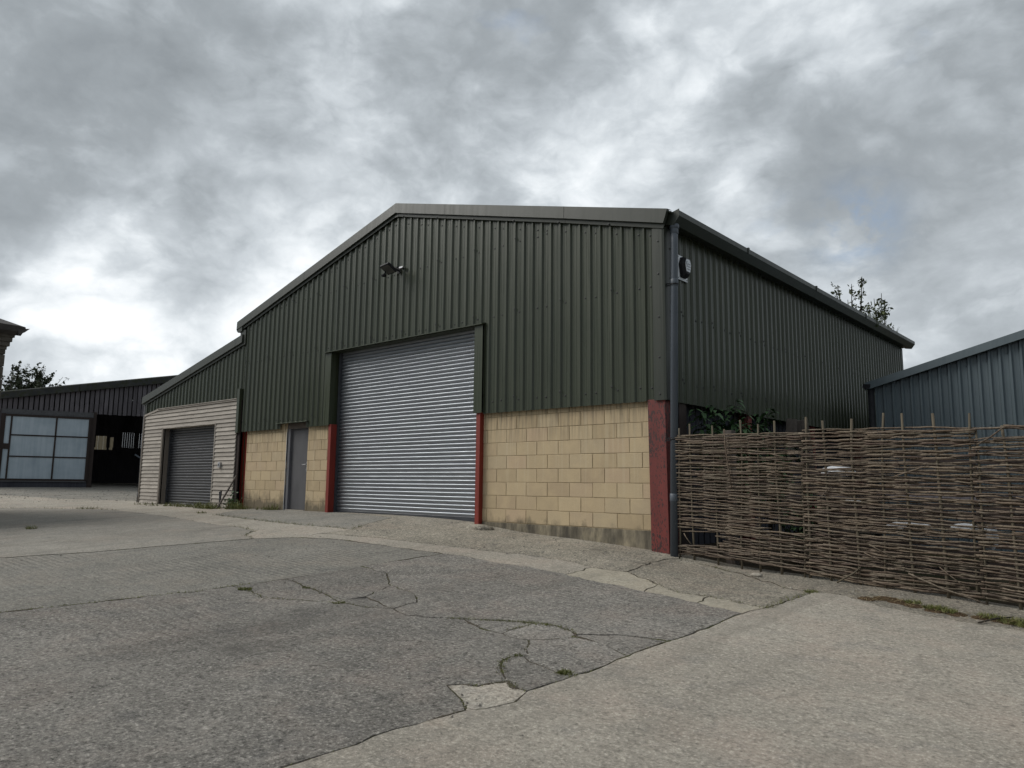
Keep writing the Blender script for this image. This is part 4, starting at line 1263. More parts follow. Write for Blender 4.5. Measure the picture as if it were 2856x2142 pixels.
mb = MB(); sbox(mb, -4, -.03, .03, 3.5, -2.3, 1.90); swl = mb.build('wall', STONE, st)
z = -2.2; row = 0
while z < 1.70:
    h = .24 + .08 * rng.random()
    if z + h > 1.70: h = 1.70 - z + .001
    s_ = 0.0
    for i in range(4):
        w_ = (.55 if (row + i) % 2 else .32) + .1 * rng.random()
        mb = MB(); e = .01 * rng.random(); sbox(mb, s_ - w_ + .012, s_ + e, 0 - e, (.3 if (row % 2) else .55), z + .006, z + h - .006)
        mb.build('stone', STONE, swl, .008); s_ -= w_
    z += h; row += 1
mb = MB(); sbox(mb, -4, .02, -.02, 3.5, 1.70, 1.78); sbox(mb, -4, .06, -.06, 3.5, 1.78, 1.88); sbox(mb, -4, .09, -.09, 3.5, 1.88, 1.98); sbox(mb, -4, .12, -.12, 3.5, 1.98, 2.06); mb.build('eaves_moulding', STONE, st)
mb = MB()
vv = [sbp(-4, -.28, 2.15), sbp(.26, -.28, 2.15), sbp(.26, 3.7, 2.15), sbp(-4, 3.7, 2.15), sbp(-4, -.28, 2.22), sbp(.26, -.28, 2.22), sbp(.26, 3.7, 2.22), sbp(-4, 3.7, 2.22), sbp(-4, 1.7, 3.1), sbp(-1.5, 1.7, 3.1)]
mb.add(vv, [(3, 2, 1, 0), (0, 1, 5, 4), (1, 2, 6, 5), (2, 3, 7, 6), (4, 5, 9, 8), (5, 6, 9), (6, 7, 8, 9), (0, 4, 8, 7, 3)]); mb.build('roof', SLATE, st)
mb = MB(); mb.prism([Vector((0, 0, 2.03)) - d2 * .15, Vector((0, 0, 2.10)) - d2 * .28, Vector((0, 0, 2.22)) - d2 * .33, Vector((0, 0, 2.16)) - d2 * .1], sbp(-4, 0, 0), sbp(.22, 0, 0))
mb.prism([Vector((0, 0, 2.03)) + s2 * .13, Vector((0, 0, 2.10)) + s2 * .24, Vector((0, 0, 2.20)) + s2 * .34, Vector((0, 0, 2.16)) + s2 * .1], sbp(0, -.3, 0), sbp(0, 3.5, 0)); mb.build('gutter', SLATE, st)


# ------------------------------------------------------------------ trees
def limbs(rng_, base, height, spread, n_main, lean=(0, 0)):
    """trunk and branches as polylines with radii; returns tubes, twig tips"""
    tubes, tips = [], []
    p = Vector(base); pts = [p.copy()]; d = Vector((lean[0], lean[1], 1)).normalized()
    n = 9
    for i in range(n):
        d = (d + Vector((rng_.gauss(0, .10), rng_.gauss(0, .10), .12))).normalized()
        p = p + d * height / n; pts.append(p.copy())
    r0 = height * .016
    tubes.append((pts, [r0 * (1 - .85 * i / n) for i in range(n + 1)]))
    for k in range(n_main):
        a = rng_.uniform(.30, .97); i = min(n - 1, int(a * n)); q = pts[i].lerp(pts[i + 1], a * n - i)
        ang = rng_.uniform(0, 6.283); L = spread * (1.15 - .75 * a) * rng_.uniform(.7, 1.2)
        dd = Vector((math.cos(ang), math.sin(ang), rng_.uniform(.3, 1.0))).normalized()
        bp = [q.copy()]
        for j in range(6):
            dd = (dd + Vector((rng_.gauss(0, .16), rng_.gauss(0, .16), rng_.gauss(.05, .10)))).normalized()
            q = q + dd * L / 6; bp.append(q.copy())
            if j >= 1:
                for t in range(2):
                    td = (dd + Vector((rng_.gauss(0, .7), rng_.gauss(0, .7), rng_.gauss(.1, .5)))).normalized()
                    TL = L * rng_.uniform(.15, .34)
                    tp = [q.copy(), q + td * TL * .5, q + td * TL + Vector((0, 0, TL * .12))]
                    tubes.append((tp, [r0 * .13, r0 * .09, r0 * .05])); tips.append(tp)
        tubes.append((bp, [r0 * .45 * (1 - .8 * j / 6) for j in range(7)])); tips.append(bp[-3:])
    return tubes, tips


def leafcloud(mb, rng_, tips, per, size, jitter, asp=.5):
    for tp in tips:
        for k in range(per):
            a = rng_.random() * (len(tp) - 1); i = min(len(tp) - 2, int(a))
            c = Vector(tp[i]).lerp(Vector(tp[i + 1]), a - i) + Vector((rng_.gauss(0, jitter), rng_.gauss(0, jitter), rng_.gauss(0, jitter)))
            ax_ = Vector((rng_.gauss(0, 1), rng_.gauss(0, 1), rng_.gauss(.2, .8))).normalized()
            bx = ax_.cross(Vector((rng_.gauss(0, 1), rng_.gauss(0, 1), rng_.gauss(0, 1)))).normalized()
            s = size * rng_.uniform(.6, 1.35); w = s * asp
            nx_ = ax_.cross(bx) * w * .25
            mb.add([c - ax_ * s * .5, c + bx * w * .5 + nx_, c + ax_ * s * .5, c - bx * w * .5 + nx_], [(0, 1, 2), (0, 2, 3)])


def tree(name, label, base, height, spread, n_main, per, size, jit, leaf, seed, cat='tree', group=None, lean=(0, 0), asp=.5):
    rg = random.Random(seed)
    t = thing(name, label, cat, base, group)
    tubes, tips = limbs(rg, base, height, spread, n_main, lean)
    mb = MB()
    for pts, rr in tubes: mb.tube(pts, rr, 5, caps=False)
    mb.build('trunk', BARK, t)
    mb = MB(); leafcloud(mb, rg, tips, per, size, jit, asp); 
    off = wloc(t); link('crown', mb.mesh('crown', off), leaf, t)
    return t


def shoots(name, label, cat, base, tips_, leaf, size, per, seed, group=None, asp=.42, fork=.30, bare=.55):
    """a tree of long rising limbs, each ending where the crown's outline stands; leaves along the outer part and on side twigs"""
    rg = random.Random(seed); t = thing(name, label, cat, base, group); mb, ml = MB(), MB()
    B = Vector(base)
    for tp in tips_:
        T = Vector(tp); n = 10
        side = Vector((T.x - B.x, T.y - B.y, 0))
        pts = []
        wob = Vector((rg.gauss(0, .10), rg.gauss(0, .10), 0))
        for i in range(n + 1):
            u = i / n
            pts.append(B + side * (u ** 1.9) + Vector((0, 0, (T.z - B.z) * u)) + wob * math.sin(u * 5) * u + Vector((rg.gauss(0, .02), rg.gauss(0, .02), 0)))
        H = T.z - B.z
        mb.tube(pts, [.011 * H * (1 - .93 * i / n) + .004 for i in range(n + 1)], 5, caps=False)
        segs = [pts[-4:]]
        for k in range(11):
            u = rg.uniform(bare, .98); i = min(n - 1, int(u * n)); p = pts[i].lerp(pts[i + 1], u * n - i)
            a = rg.uniform(0, 6.283); L = fork * rg.uniform(.5, 1.3) * (1.25 - u * .6) * 1.6
            d = Vector((math.cos(a), math.sin(a), rg.uniform(.25, 1.1))).normalized()
            tw = [p, p + d * L * .5 + Vector((0, 0, L * .05)), p + d * L + Vector((0, 0, L * .2))]
            mb.tube(tw, [.010, .007, .004], 4, caps=False); segs.append(tw)
        leafcloud(ml, rg, segs, per, size, size * .35, asp)
    mb.build('trunk', BARK, t)
    link('crown', ml.mesh('crown', wloc(t)), leaf, t)
    return t


rgt = random.Random(31)
tt = []
for k in range(34):       # rounded crown leaning out to the right of the picture's tree
    a = rgt.uniform(0, 6.283); q = math.sqrt(rgt.random())
    s_, d_ = 2.3 * q * math.cos(a), 1.5 * q * math.sin(a)
    z_ = 4.85 - 1.6 * (q * .95) ** 2 - .9 * rgt.random()
    tt.append((-34.65 + sD.x * s_ + dD.x * d_, 2.25 + sD.y * s_ + dD.y * d_, z_))
shoots('tree', 'dark leafy tree rising behind the roof of the dark timber barn', 'tree', (-34.85, 1.8, -1.4), tt, LEAF_TREE, .16, 10, 3, None, .72, .55, .55)
shoots('sapling', 'taller thin sapling showing above the gutter of the green barn, nearer the ridge', 'sapling', (1.05, 16, -1.9),
       [(.55, 15.9, 5.35), (.80, 16.1, 5.62), (1.05, 15.8, 5.50), (1.28, 16.1, 5.78), (.95, 16.2, 5.1), (1.2, 15.8, 4.95), (1.4, 16, 4.75), (.7, 15.9, 5.0), (1.45, 16.1, 4.55)], LEAF_SAP, .125, 10, 12, 'saplings behind the green barn', .45, .22, .66)
shoots('sapling', 'shorter bushy sapling above the gutter, nearer the far end of the green barn', 'sapling', (1.85, 16, -1.9),
       [(1.60, 15.9, 4.85), (1.78, 16.1, 4.95), (1.98, 15.8, 5.12), (2.08, 16.1, 4.90), (1.9, 16.2, 4.6), (2.1, 15.8, 4.45), (1.65, 16, 4.5), (2.15, 15.9, 4.15), (2.2, 16, 3.95)], LEAF_SAP, .125, 11, 29, 'saplings behind the green barn', .45, .22, .66)


def blades(mb, rg, c, n, r, h, w=.006, flat=.5):
    for k in range(n):
        a = rg.uniform(0, 6.283); q = r * math.sqrt(rg.random())
        p = Vector((c[0] + math.cos(a) * q, c[1] + math.sin(a) * q, c[2]))
        hh = h * rg.uniform(.4, 1.2); ln = Vector((rg.gauss(0, flat), rg.gauss(0, flat), 1)).normalized()
        sd_ = Vector((math.cos(a * 3), math.sin(a * 3), 0)) * w
        mb.add([p - sd_, p + sd_, p + ln * hh * .6 + sd_ * .6, p + ln * hh * .6 - sd_ * .6, p + ln * hh + Vector((ln.x, ln.y, -.2)) * hh * .25], [(0, 1, 2, 3), (3, 2, 4)])


rg = random.Random(4)
for lab, y, n in (('larger tuft of grass growing in the barn gutter near its far end', 9.6, 60), ('small tuft of grass growing in the gutter at the far corner', 11.3, 22)):
    t_ = thing('grass_tuft', lab, 'grass tuft', (3.52, y, 2.72)); mb = MB(); blades(mb, rg, (3.52, y, 2.72), n, .10 if n > 30 else .06, .42 if n > 30 else .30, .010, .35)
    link('blades', mb.mesh('blades', wloc(t_)), LEAF_SAP, t_)

# ------------------------------------------------------------------ blue-grey shed on the right
gs = thing('metal_shed', 'blue grey metal clad shed with sloping roof behind the woven fence', 'shed', (6.5, 6, -2.3))
GY = 6.0
def gtop(x): return .894 + .2708 * (x - 4.35)
gf = lambda a, o, z: (a, GY - o, z)
gb = cut(4.50, 10.2, 4.80 + .09, .9654)
for i, (a, b) in enumerate(zip(gb[:-1], gb[1:])):
    sheet(gs, a, b + .01, 4.815, gf, lambda q: -2.3, lambda q: gtop(q) - .13, GREYCLAD, pitch=.1609, crown=.030, slope=.018, depth=.035, shift=.001 * (i % 2))
for x0, x1 in ((4.35, 7.3), (7.306, 10.4)):
    mb = MB(); P2 = [(.05, 0), (-.13, -.008), (-.138, -.155), (-.120, -.160), (-.10, -.15), (-.05, -.02)]
    n = len(P2)
    vv = [(x, GY + y, gtop(x) + z) for x in (x0, x1) for y, z in P2]
    mb.add(vv, [(i, (i + 1) % n, n + (i + 1) % n, n + i) for i in range(n)] + [tuple(reversed(range(n))), tuple(range(n, 2 * n))]); mb.build('verge_trim', GREYTRIM, gs)
mb = MB(); vv = [(x, y, gtop(x) - .03) for x in (4.35, 10.4) for y in (GY - .05, GY + 9)]; vv += [(x, y, z - .05) for x, y, z in vv]
mb.add(vv, [(0, 2, 3, 1), (4, 5, 7, 6), (0, 1, 5, 4), (2, 6, 7, 3)]); mb.build('roof', GREYCLAD, gs)
mb = MB(); mb.box(4.50, 4.52, GY, GY + 9, -2.3, .80); mb.box(10.1, 10.15, GY, GY + 9, -2.3, 2.2); mb.build('side_wall', GREYCLAD, gs)
mb = MB(); mb.prism([(4.33, 0, .86), (4.31, 0, .80), (4.36, 0, .755), (4.44, 0, .77), (4.46, 0, .85)], (0, GY - .16, 0), (0, GY + 9, 0)); mb.build('gutter', BLACK, gs)
mb = MB(); mb.tube([(4.437, GY - .06, .78), (4.437, GY - .06, -2.35)], .058, 10); mb.build('downpipe', BLACK, gs)
mb = MB()
for i, (x0) in enumerate(np.arange(4.72, 10, .3218)):
    for z_ in (gtop(x0) - .28 - .03 * (i % 2), -.02): mb.tube([(x0 + .06, GY - .001, z_), (x0 + .06, GY - .012, z_)], [.014, .008], 6, smooth=False)
tag(mb.build('cladding_screw', GREYTRIM, gs), kind='stuff')

# ------------------------------------------------------------------ woven hazel hurdles
FA = R(-5); FT = Vector((math.cos(FA), math.sin(FA), 0)); FN = Vector((-FT.y, FT.x, 0)); FP0 = Vector((3.5, -.10, 0))
rg = random.Random(21)


def fpt(s, o, z): return FP0 + FT * s + FN * o + Vector((0, 0, z))


def fground(s):
    q = fpt(s, 0, 0); return gz(q.x, q.y)


PANELS = [
 (0.02, 1.88, [.08, .29, .66, 1.03, 1.28, 1.55, 1.86], -.455, -.485, 'first woven hazel hurdle panel, next to the grey downpipe with a hole low down'),
 (1.905, 3.745, [1.925, 2.17, 2.50, 2.80, 3.08, 3.41, 3.70], -.475, -.500, 'middle woven hazel hurdle panel with pale sacks showing through'),
 (3.76, 5.60, [3.78, 4.06, 4.38, 4.70, 5.0, 5.3, 5.58], -.520, -.545, 'last woven hazel hurdle panel running out of the frame at the right'),
]
for pi, (s0, s1, stakes, zt0, zt1, lab) in enumerate(PANELS):
    h = thing('hurdle', lab, 'hurdle fence', fpt((s0 + s1) / 2, 0, fground((s0 + s1) / 2)), 'woven hazel hurdles along the yard edge')
    zb0, zb1 = (-2.10 + .03, -2.20 + .03) if pi == 0 else ((-2.19, -2.285) if pi == 1 else (-2.27, -2.36))
    off = wloc(h)
    soffs = []
    for i, s in enumerate(stakes):
        top = (zt0 + (zt1 - zt0) * (s - s0) / (s1 - s0)) + rg.uniform(.09, .19)
        if pi == 0 and i == 6: top -= .15
        if pi == 2 and i in (0, 1): top -= .09
        ln = rg.uniform(-.06, .065)
        bot = fground(s) - .06
        soffs.append((s, ln))
        bend = rg.uniform(-.012, .012)
        pts = [fpt(s - ln * .3 + (ln * (k / 5)) + bend * math.sin(k * 1.3), .004 * math.sin(k * 2 + i), bot + (top - bot) * k / 5) for k in range(6)]
        pts[-1] = pts[-1] + FT * rg.uniform(-.02, .02)
        r0 = rg.uniform(.013, .019)
        mb = MB(); mb.tube(pts, [r0 * (1.05 - .2 * k / 5) for k in range(6)], 7, jit=.18, rng=rg)
        mb.build('stake', STAKE, h)
    nrow = 82
    cnt = 0
    for r in range(nrow):
        f = r / (nrow - 1)
        spans = []
        if rg.random() < .45: spans = [(s0 - .02, s1 + .02)]
        else:
            c = rg.uniform(s0 + .35, s1 - .35); spans = [(s0 - .02 - .04 * rg.random(), c + rg.uniform(.05, .40)), (c - rg.uniform(.05, .3), s1 + .02 + .03 * rg.random())]
        if rg.random() < .34: q = rg.uniform(s0, s1 - .9); spans.append((q, q + rg.uniform(.6, 1.0)))
        for (a, b) in spans:
            if cnt > 290: break
            zl0, zl1 = zb0 + (zt0 - zb0) * f, zb1 + (zt1 - zb1) * f
            jz = rg.gauss(0, .006); sl = rg.gauss(0, .014)
            if pi == 0 and .05 < f < .20 and a < .7: 
                if f > .09: a = .62 + rg.uniform(0, .25)
            if pi == 0 and a >= b - .2: continue
            if pi == 0 and .265 < f < .315 and b > 1.5: b = 1.15 + rg.random() * .3
            if pi == 0 and .75 < f < .82 and b > 1.2 and rg.random() < .6: b = 1.05 + rg.random() * .35
            if pi == 2 and .93 < f < .985 and rg.random() < .6: continue
            if b - a < .3: continue
            n = max(6, int((b - a) / .085))
            ph = (r % 2)
            pts, rr = [], []
            ra = rg.uniform(.0080, .0134); thick_left = rg.random() < .5
            wob = [rg.gauss(0, .0030) for _ in range(n + 1)]
            lf, lp, la = rg.uniform(2, 6), rg.uniform(0, 6), rg.uniform(0, .013)
            for k in range(n + 1):
                t = k / n; s = a + (b - a) * t
                z = zl0 + (zl1 - zl0) * (s - s0) / (s1 - s0) + jz + sl * (t - .5) + wob[k] + la * math.sin(lf * s + lp)
                # weave in front of one stake and behind the next
                o = 0; wsum = 0
                for i, ss in enumerate(stakes):
                    w = math.exp(-((s - ss) / .13) ** 2); o += w * (.018 if (i + ph) % 2 else -.018); wsum += w
                o = o / max(wsum, .35)
                if pi == 0 and f < .22 and s < .75: z += (.75 - s) * (-.10 if f > .09 else -.05) + (.02 if f < .05 else 0)
                pts.append(fpt(s, o, z))
                tt = t if thick_left else 1 - t
                rr.append(ra * (1.12 - .45 * tt))
            mb = MB(); mb.tube(pts, rr, 5, jit=.22, rng=rg)
            mb.build('rod', HAZEL, h); cnt += 1
    # a few broken ends sticking out
    for k in range(7):
        s = rg.uniform(s0 + .1, s1 - .2); z = rg.uniform(zb0 + .1, zt0 - .1); L = rg.uniform(.15, .45); an = rg.gauss(0, .35)
        pts = [fpt(s + L * q * math.cos(an), -.03 - .012 * math.sin(q * 3), z + L * q * math.sin(an)) for q in (0, .3, .65, 1)]
        mb = MB(); mb.tube(pts, [.007, .0065, .006, .004], 5); mb.build('rod', HAZEL, h)
    extra = [[(.84, -.40), (.85, -.62), (.89, -.95), (.93, -1.18)]] if pi == 0 else ([[(3.80, -.70), (3.92, -.63), (4.06, -.52), (4.40, -.60)], [(4.05, -.51), (4.5, -.56), (5.1, -.55)]] if pi == 2 else [[(3.05, -2.08), (3.35, -2.20), (3.65, -2.28), (3.80, -2.33)]])
    for q in extra:
        mb = MB(); mb.tube([fpt(s, -.052, z) for s, z in q], [.010, .010, .009, .006][:len(q)], 5); mb.build('rod', HAZEL, h)
# bits tucked under and against the hurdles
t_ = thing('stick', 'short stick propped against the foot of the middle woven hurdle', 'stick', (5.80, -.36, -2.26))
mb = MB(); mb.tube([(5.77, -.42, gz(5.77, -.42) + .01), (5.95, -.37, -2.13), (6.02, -.35, -2.06)], [.012, .011, .008], 6); mb.build('shaft', STAKE, t_)
t_ = thing('stick', 'thin dark stick lying across the leaf litter at the right edge', 'stick', (7.45, -1.3, -2.4))
mb = MB(); mb.tube([(7.37, -1.52, gz(7.37, -1.52) + .012), (7.47, -1.3, gz(7.47, -1.3) + .03), (7.58, -1.08, gz(7.58, -1.08) + .03)], [.008, .008, .005], 6); mb.build('shaft', BARK, t_)


def rock(name, c, r, m, parent=None, seed=0, flat=.6):
    bm = bmesh.new(); bmesh.ops.create_icosphere(bm, subdivisions=2, radius=1)
    rgk = random.Random(seed)
    for v in bm.verts: v.co = Vector((v.co.x * r * 1.5, v.co.y * r, v.co.z * r * flat)) * rgk.uniform(.82, 1.12)
    off = wloc(parent) if parent else Vector((0, 0, 0))
    for v in bm.verts: v.co += Vector(c) - off
    for f in bm.faces: f.smooth = True
    me = bpy.data.meshes.new(name); bm.to_mesh(me); bm.free()
    return link(name, me, m, parent)


o = rock('stone', (4.89, -.61, gz(4.89, -.61) + .02), .05, PALESTONE, None, 3, .55); tag(o, 'single pale stone lying on the ground before the first woven hurdle', 'stone')
o = rock('concrete_lump', (-.10, -.34, gz(-.10, -.34) - .02), .20, RUBBLE, None, 8, .42); tag(o, 'low lump of concrete at the foot of the right door post', 'concrete')

# ------------------------------------------------------------------ behind the hurdles
def shrub(name, label, c, n_stem, hgt, spread, leaf, n_leaf, lsize, seed):
    rg = random.Random(seed); t = thing(name, label, 'shrub', c); mb, ml = MB(), MB()
    for k in range(n_stem):
        a = rg.uniform(0, 6.28); L = hgt * rg.uniform(.72, 1.0); q = spread * rg.uniform(.2, 1)
        pts = [Vector(c) + Vector((math.cos(a) * q * (i / 5) ** 1.4, math.sin(a) * q * (i / 5) ** 1.4, L * (i / 5))) for i in range(6)]
        mb.tube(pts, [.009 - .0012 * i for i in range(6)], 5, caps=False)
        for j in range(n_leaf):
            u = rg.uniform(.45, 1.0); i = min(4, int(u * 5)); p = pts[i].lerp(pts[i + 1], u * 5 - i)
            an = rg.uniform(0, 6.28); d = Vector((math.cos(an), math.sin(an), rg.uniform(-.5, .35))).normalized(); s = lsize * rg.uniform(.6, 1.2)
            sdv = d.cross(Vector((0, 0, 1))).normalized(); w = s * .17
            m1, m2, tip = p + d * s * .35 + Vector((0, 0, .012)), p + d * s * .7 + Vector((0, 0, -.006)), p + d * s + Vector((0, 0, -s * .28))
            ml.add([p, m1 + sdv * w, m1 - sdv * w, m2 + sdv * w * .8, m2 - sdv * w * .8, tip], [(0, 1, 2), (1, 3, 4, 2), (3, 5, 4)])
    mb.build('stem', BARK, t); link('foliage', ml.mesh('foliage', wloc(t)), leaf, t)
    return t


shrub('shrub', 'larger dark green long-leaved shrub showing over the first hurdle', (3.80, 1.02, -2.2), 28, 2.36, .60, LEAF_DARK, 46, .19, 2)
shrub('shrub', 'smaller spray of long green leaves over the right of the first hurdle', (3.85, 2.35, -2.2), 14, 2.34, .48, LEAF_DARK, 34, .23, 9)
shrub('shrub', 'low weeds seen through the gap in the first hurdle', (5.0, .55, -2.25), 14, 1.15, .5, LEAF_DARK, 26, .12, 14)
for lab, a, b, w in (('left of two rough grey timber offcuts standing behind the first hurdle', (4.02, 2.62, -1.2), (4.00, 3.00, -.02), .085), ('right one of two rough grey timber offcuts standing behind the first hurdle', (4.12, 3.45, -1.3), (4.06, 3.22, -.02), .12)):
    t_ = thing('timber_offcut', lab, 'timber offcut', a); mb = MB()
    A, B = Vector(a), Vector(b); d_ = (B - A).normalized(); e_ = Vector((1, .35, 0)); e_ = (e_ - d_ * e_.dot(d_)).normalized()
    mb.obox((A + B) / 2, d_, e_, d_.cross(e_), (B - A).length / 2, w, .03); mb.build('plank', OFFCUT, t_, .006)
t_ = thing('timber_block', 'squared pale block of wood poking above the first hurdle', 'wood block', (4.22, .10, -2.2))
mb = MB(); mb.box(4.17, 4.30, .06, .19, -2.2, -.395); mb.build('block_post', OFFCUT, t_, .005)


def sack(label, c, sx_, sz_, seed):
    rg = random.Random(seed); t = thing('plastic_sack', label, 'sack', (c[0], c[1], gz(c[0], c[1])), 'pale sacks behind the hurdles')
    bm = bmesh.new(); bmesh.ops.create_icosphere(bm, subdivisions=3, radius=1)
    k = [Vector((rg.gauss(0, 1), rg.gauss(0, 1), rg.gauss(0, 1))) * 3 for _ in range(7)]
    for v in bm.verts:
        n = v.co.copy(); f = 1 + sum(.07 * abs(math.sin(n.dot(q) + i)) for i, q in enumerate(k)) - .25
        v.co = Vector((n.x * sx_ * f, n.y * .16 * f, n.z * sz_ * f)) + Vector(c) - wloc(t)
    me = bpy.data.meshes.new('sack_skin'); bm.to_mesh(me); bm.free(); link('sack_skin', me, SACK, t)


sack('white plastic sack behind the upper left of the middle hurdle', (5.50, .62, -.95), .20, .075, 1)
sack('small white sack lower behind the left of the middle hurdle', (5.70, .50, -1.34), .09, .035, 2)
sack('long white sack low behind the centre of the middle hurdle', (6.36, .42, -1.62), .24, .055, 3)
sack('white sack low behind the right end of the middle hurdle', (7.02, .34, -1.60), .20, .05, 4)
sack('white sack wedged behind the joint of the last two hurdles', (7.24, .24, -1.68), .045, .13, 5)
t_ = thing('timber_pile', 'stack of old rough boards lying behind the woven hurdles', 'timber', (5.8, .95, -2.2))
for i in range(13):
    z = -2.18 + .11 * i; mb = MB(); yy = .80 + .1 * rg.random(); mb.box(4.6 + .4 * rg.random(), 8.1 - .3 * rg.random(), yy, yy + .18, z, z + .045 + .03 * rg.random()); mb.build('board', (DFRAME, OFFCUT, DPLANK)[i % 3] if i % 4 == 0 else DFRAME, t_)

# ------------------------------------------------------------------ loose stuff on the yard
rg = random.Random(77)
def pebbles(name, n, area, r0, r1, m):
    mb = MB()
    for k in range(n):
        x, y = area(rg)
        r = r0 * (r1 / r0) ** (rg.random() ** 2); z = gz(x, y)
        a = rg.uniform(0, 3.14); ca, sa = math.cos(a), math.sin(a)
        base_ = [(1, 0, -.2), (.3, .9, -.2), (-.8, .6, -.2), (-.8, -.6, -.2), (.3, -.9, -.2)]
        top_ = [(.55, .1, .6), (-.1, .5, .7), (-.5, -.2, .55)]
        vv = [(x + r * (px * ca - py * sa) * rg.uniform(.8, 1.2), y + r * (px * sa + py * ca) * rg.uniform(.8, 1.2), z + r * pz) for px, py, pz in base_ + top_]
        mb.add(vv, [(0, 1, 6, 5), (1, 2, 6), (2, 3, 7, 6), (3, 4, 7), (4, 0, 5, 7), (5, 6, 7)])
    return tag(mb.build(name, m), None, None, None, 'stuff')


def quad(p):
    def f(rg_):
        u, v = rg_.random(), rg_.random(); a, b, c, d = (Vector(q) for q in p); q = a.lerp(b, u).lerp(d.lerp(c, u), v); return q.x, q.y
    return f


pebbles('gravel', 420, quad([(-22, -3.5), (-15.5, -2.6), (-15.0, 0.2), (-19.5, 1.6)]), .008, .034, PEBBLE).__setitem__('label', 'loose gravel scattered before the dark timber barn')
pebbles('gravel', 260, quad([(-2.6, -2.2), (3.3, -1.7), (3.3, -.2), (-1.4, -.2)]), .006, .024, PEBBLE).__setitem__('label', 'loose grit on the worn ramp before the silver roller door')
pebbles('gravel', 170, quad([(-6, -8), (6.5, -8), (5.5, -2.5), (-4, -2.5)]), .005, .018, PEBBLE).__setitem__('label', 'few small stones scattered over the cracked slabs')
pebbles('gravel', 300, quad([(3.6, -.9), (8.6, -1.6), (8.6, -.6), (3.6, -.25)]), .005, .02, PEBBLE).__setitem__('label', 'grit along the foot of the woven hurdles')

# moss and grass in the joints
mg = MB()
JD = dict(JOINTS)


def along(pts, t0, t1):
    L = [0]
    for a, b in zip(pts[:-1], pts[1:]): L.append(L[-1] + math.hypot(b[0] - a[0], b[1] - a[1]))
    s = (t0 + (t1 - t0) * rg.random()) * L[-1]
    for i in range(len(pts) - 1):
        if L[i + 1] >= s:
            t = (s - L[i]) / max(1e-6, L[i + 1] - L[i]); a, b = pts[i], pts[i + 1]; return a[0] + (b[0] - a[0]) * t, a[1] + (b[1] - a[1]) * t
    return pts[-1]


def crumb(rg_):
    nm = rg_.choice(('c3d', 'c3d', 'c5', 'c5', 'c6', 'c6', 'c6b', 'c7', 'c7', 'c7b', 'patch', 'patchl', 'c3', 'c3b', 'j3', 'j4', 'band_up', 'j1'))
    x, y = along(JD[nm], 0, 1 if nm not in ('j3', 'j1') else .55)
    return x + rg_.gauss(0, .035), y + rg_.gauss(0, .035)


tag(pebbles('gravel', 520, crumb, .003, .013, PEBBLE), 'crumbled grit lying in and beside the cracks')
for nm, t0, t1, n, hgt, sp in (('j1', .62, .80, 240, .022, .018), ('c1', .0, .35, 130, .014, .028), ('c1', .35, 1, 120, .016, .018), ('c2', .2, 1, 90, .02, .02), ('c3', .2, .8, 90, .014, .014), ('c3d', 0, .45, 340, .018, .026), ('c3d', .30, .62, 150, .024, .02),
                              ('c5', 0, .3, 50, .02, .02), ('c7', 0, .3, 90, .014, .02), ('c7', .85, 1, 120, .018, .025), ('c7b', 0, .7, 120, .012, .016), ('patch', .2, 1, 80, .015, .015), ('j3', .0, .08, 90, .04, .03), ('j3', .1, .5, 120, .015, .015),
                              ('band_up', .45, 1, 120, .02, .02), ('j2', .35, .8, 160, .02, .02), ('apron', .0, .6, 260, .05, .04), ('path1', .55, 1, 120, .03, .03), ('far1', .5, .8, 240, .05, .06), ('far2', .0, .2, 30, .05, .05), ('j4', .5, 1, 40, .02, .02)):
    for k in range(n):
        x, y = along(JD[nm], t0, t1); blades(mg, rg, (x + rg.gauss(0, sp), y + rg.gauss(0, sp), gz(x, y) - .012), 2, .008, hgt + .012, .0032, .6)
for (x, y, n, r, hgt) in ((1.2, -5.27, 260, .075, .03), (1.6, -4.77, 90, .05, .02), (2.45, -4.95, 120, .07, .02), (5.50, -5.22, 220, .05, .032), (4.98, -5.12, 70, .03, .026), (5.74, -1.15, 120, .07, .04), (4.98, -4.40, 110, .035, .018), (-12.0, -2.3, 90, .25, .10), (-6.9, -5.0, 90, .10, .09)):
    blades(mg, rg, (x, y, gz(x, y) - .005), n, r, hgt, .0035, .6)
link('grass', mg.mesh('grass'), MOSS); tag(bpy.data.objects['grass'], 'moss and short grass growing in the slab joints', None, None, 'stuff')

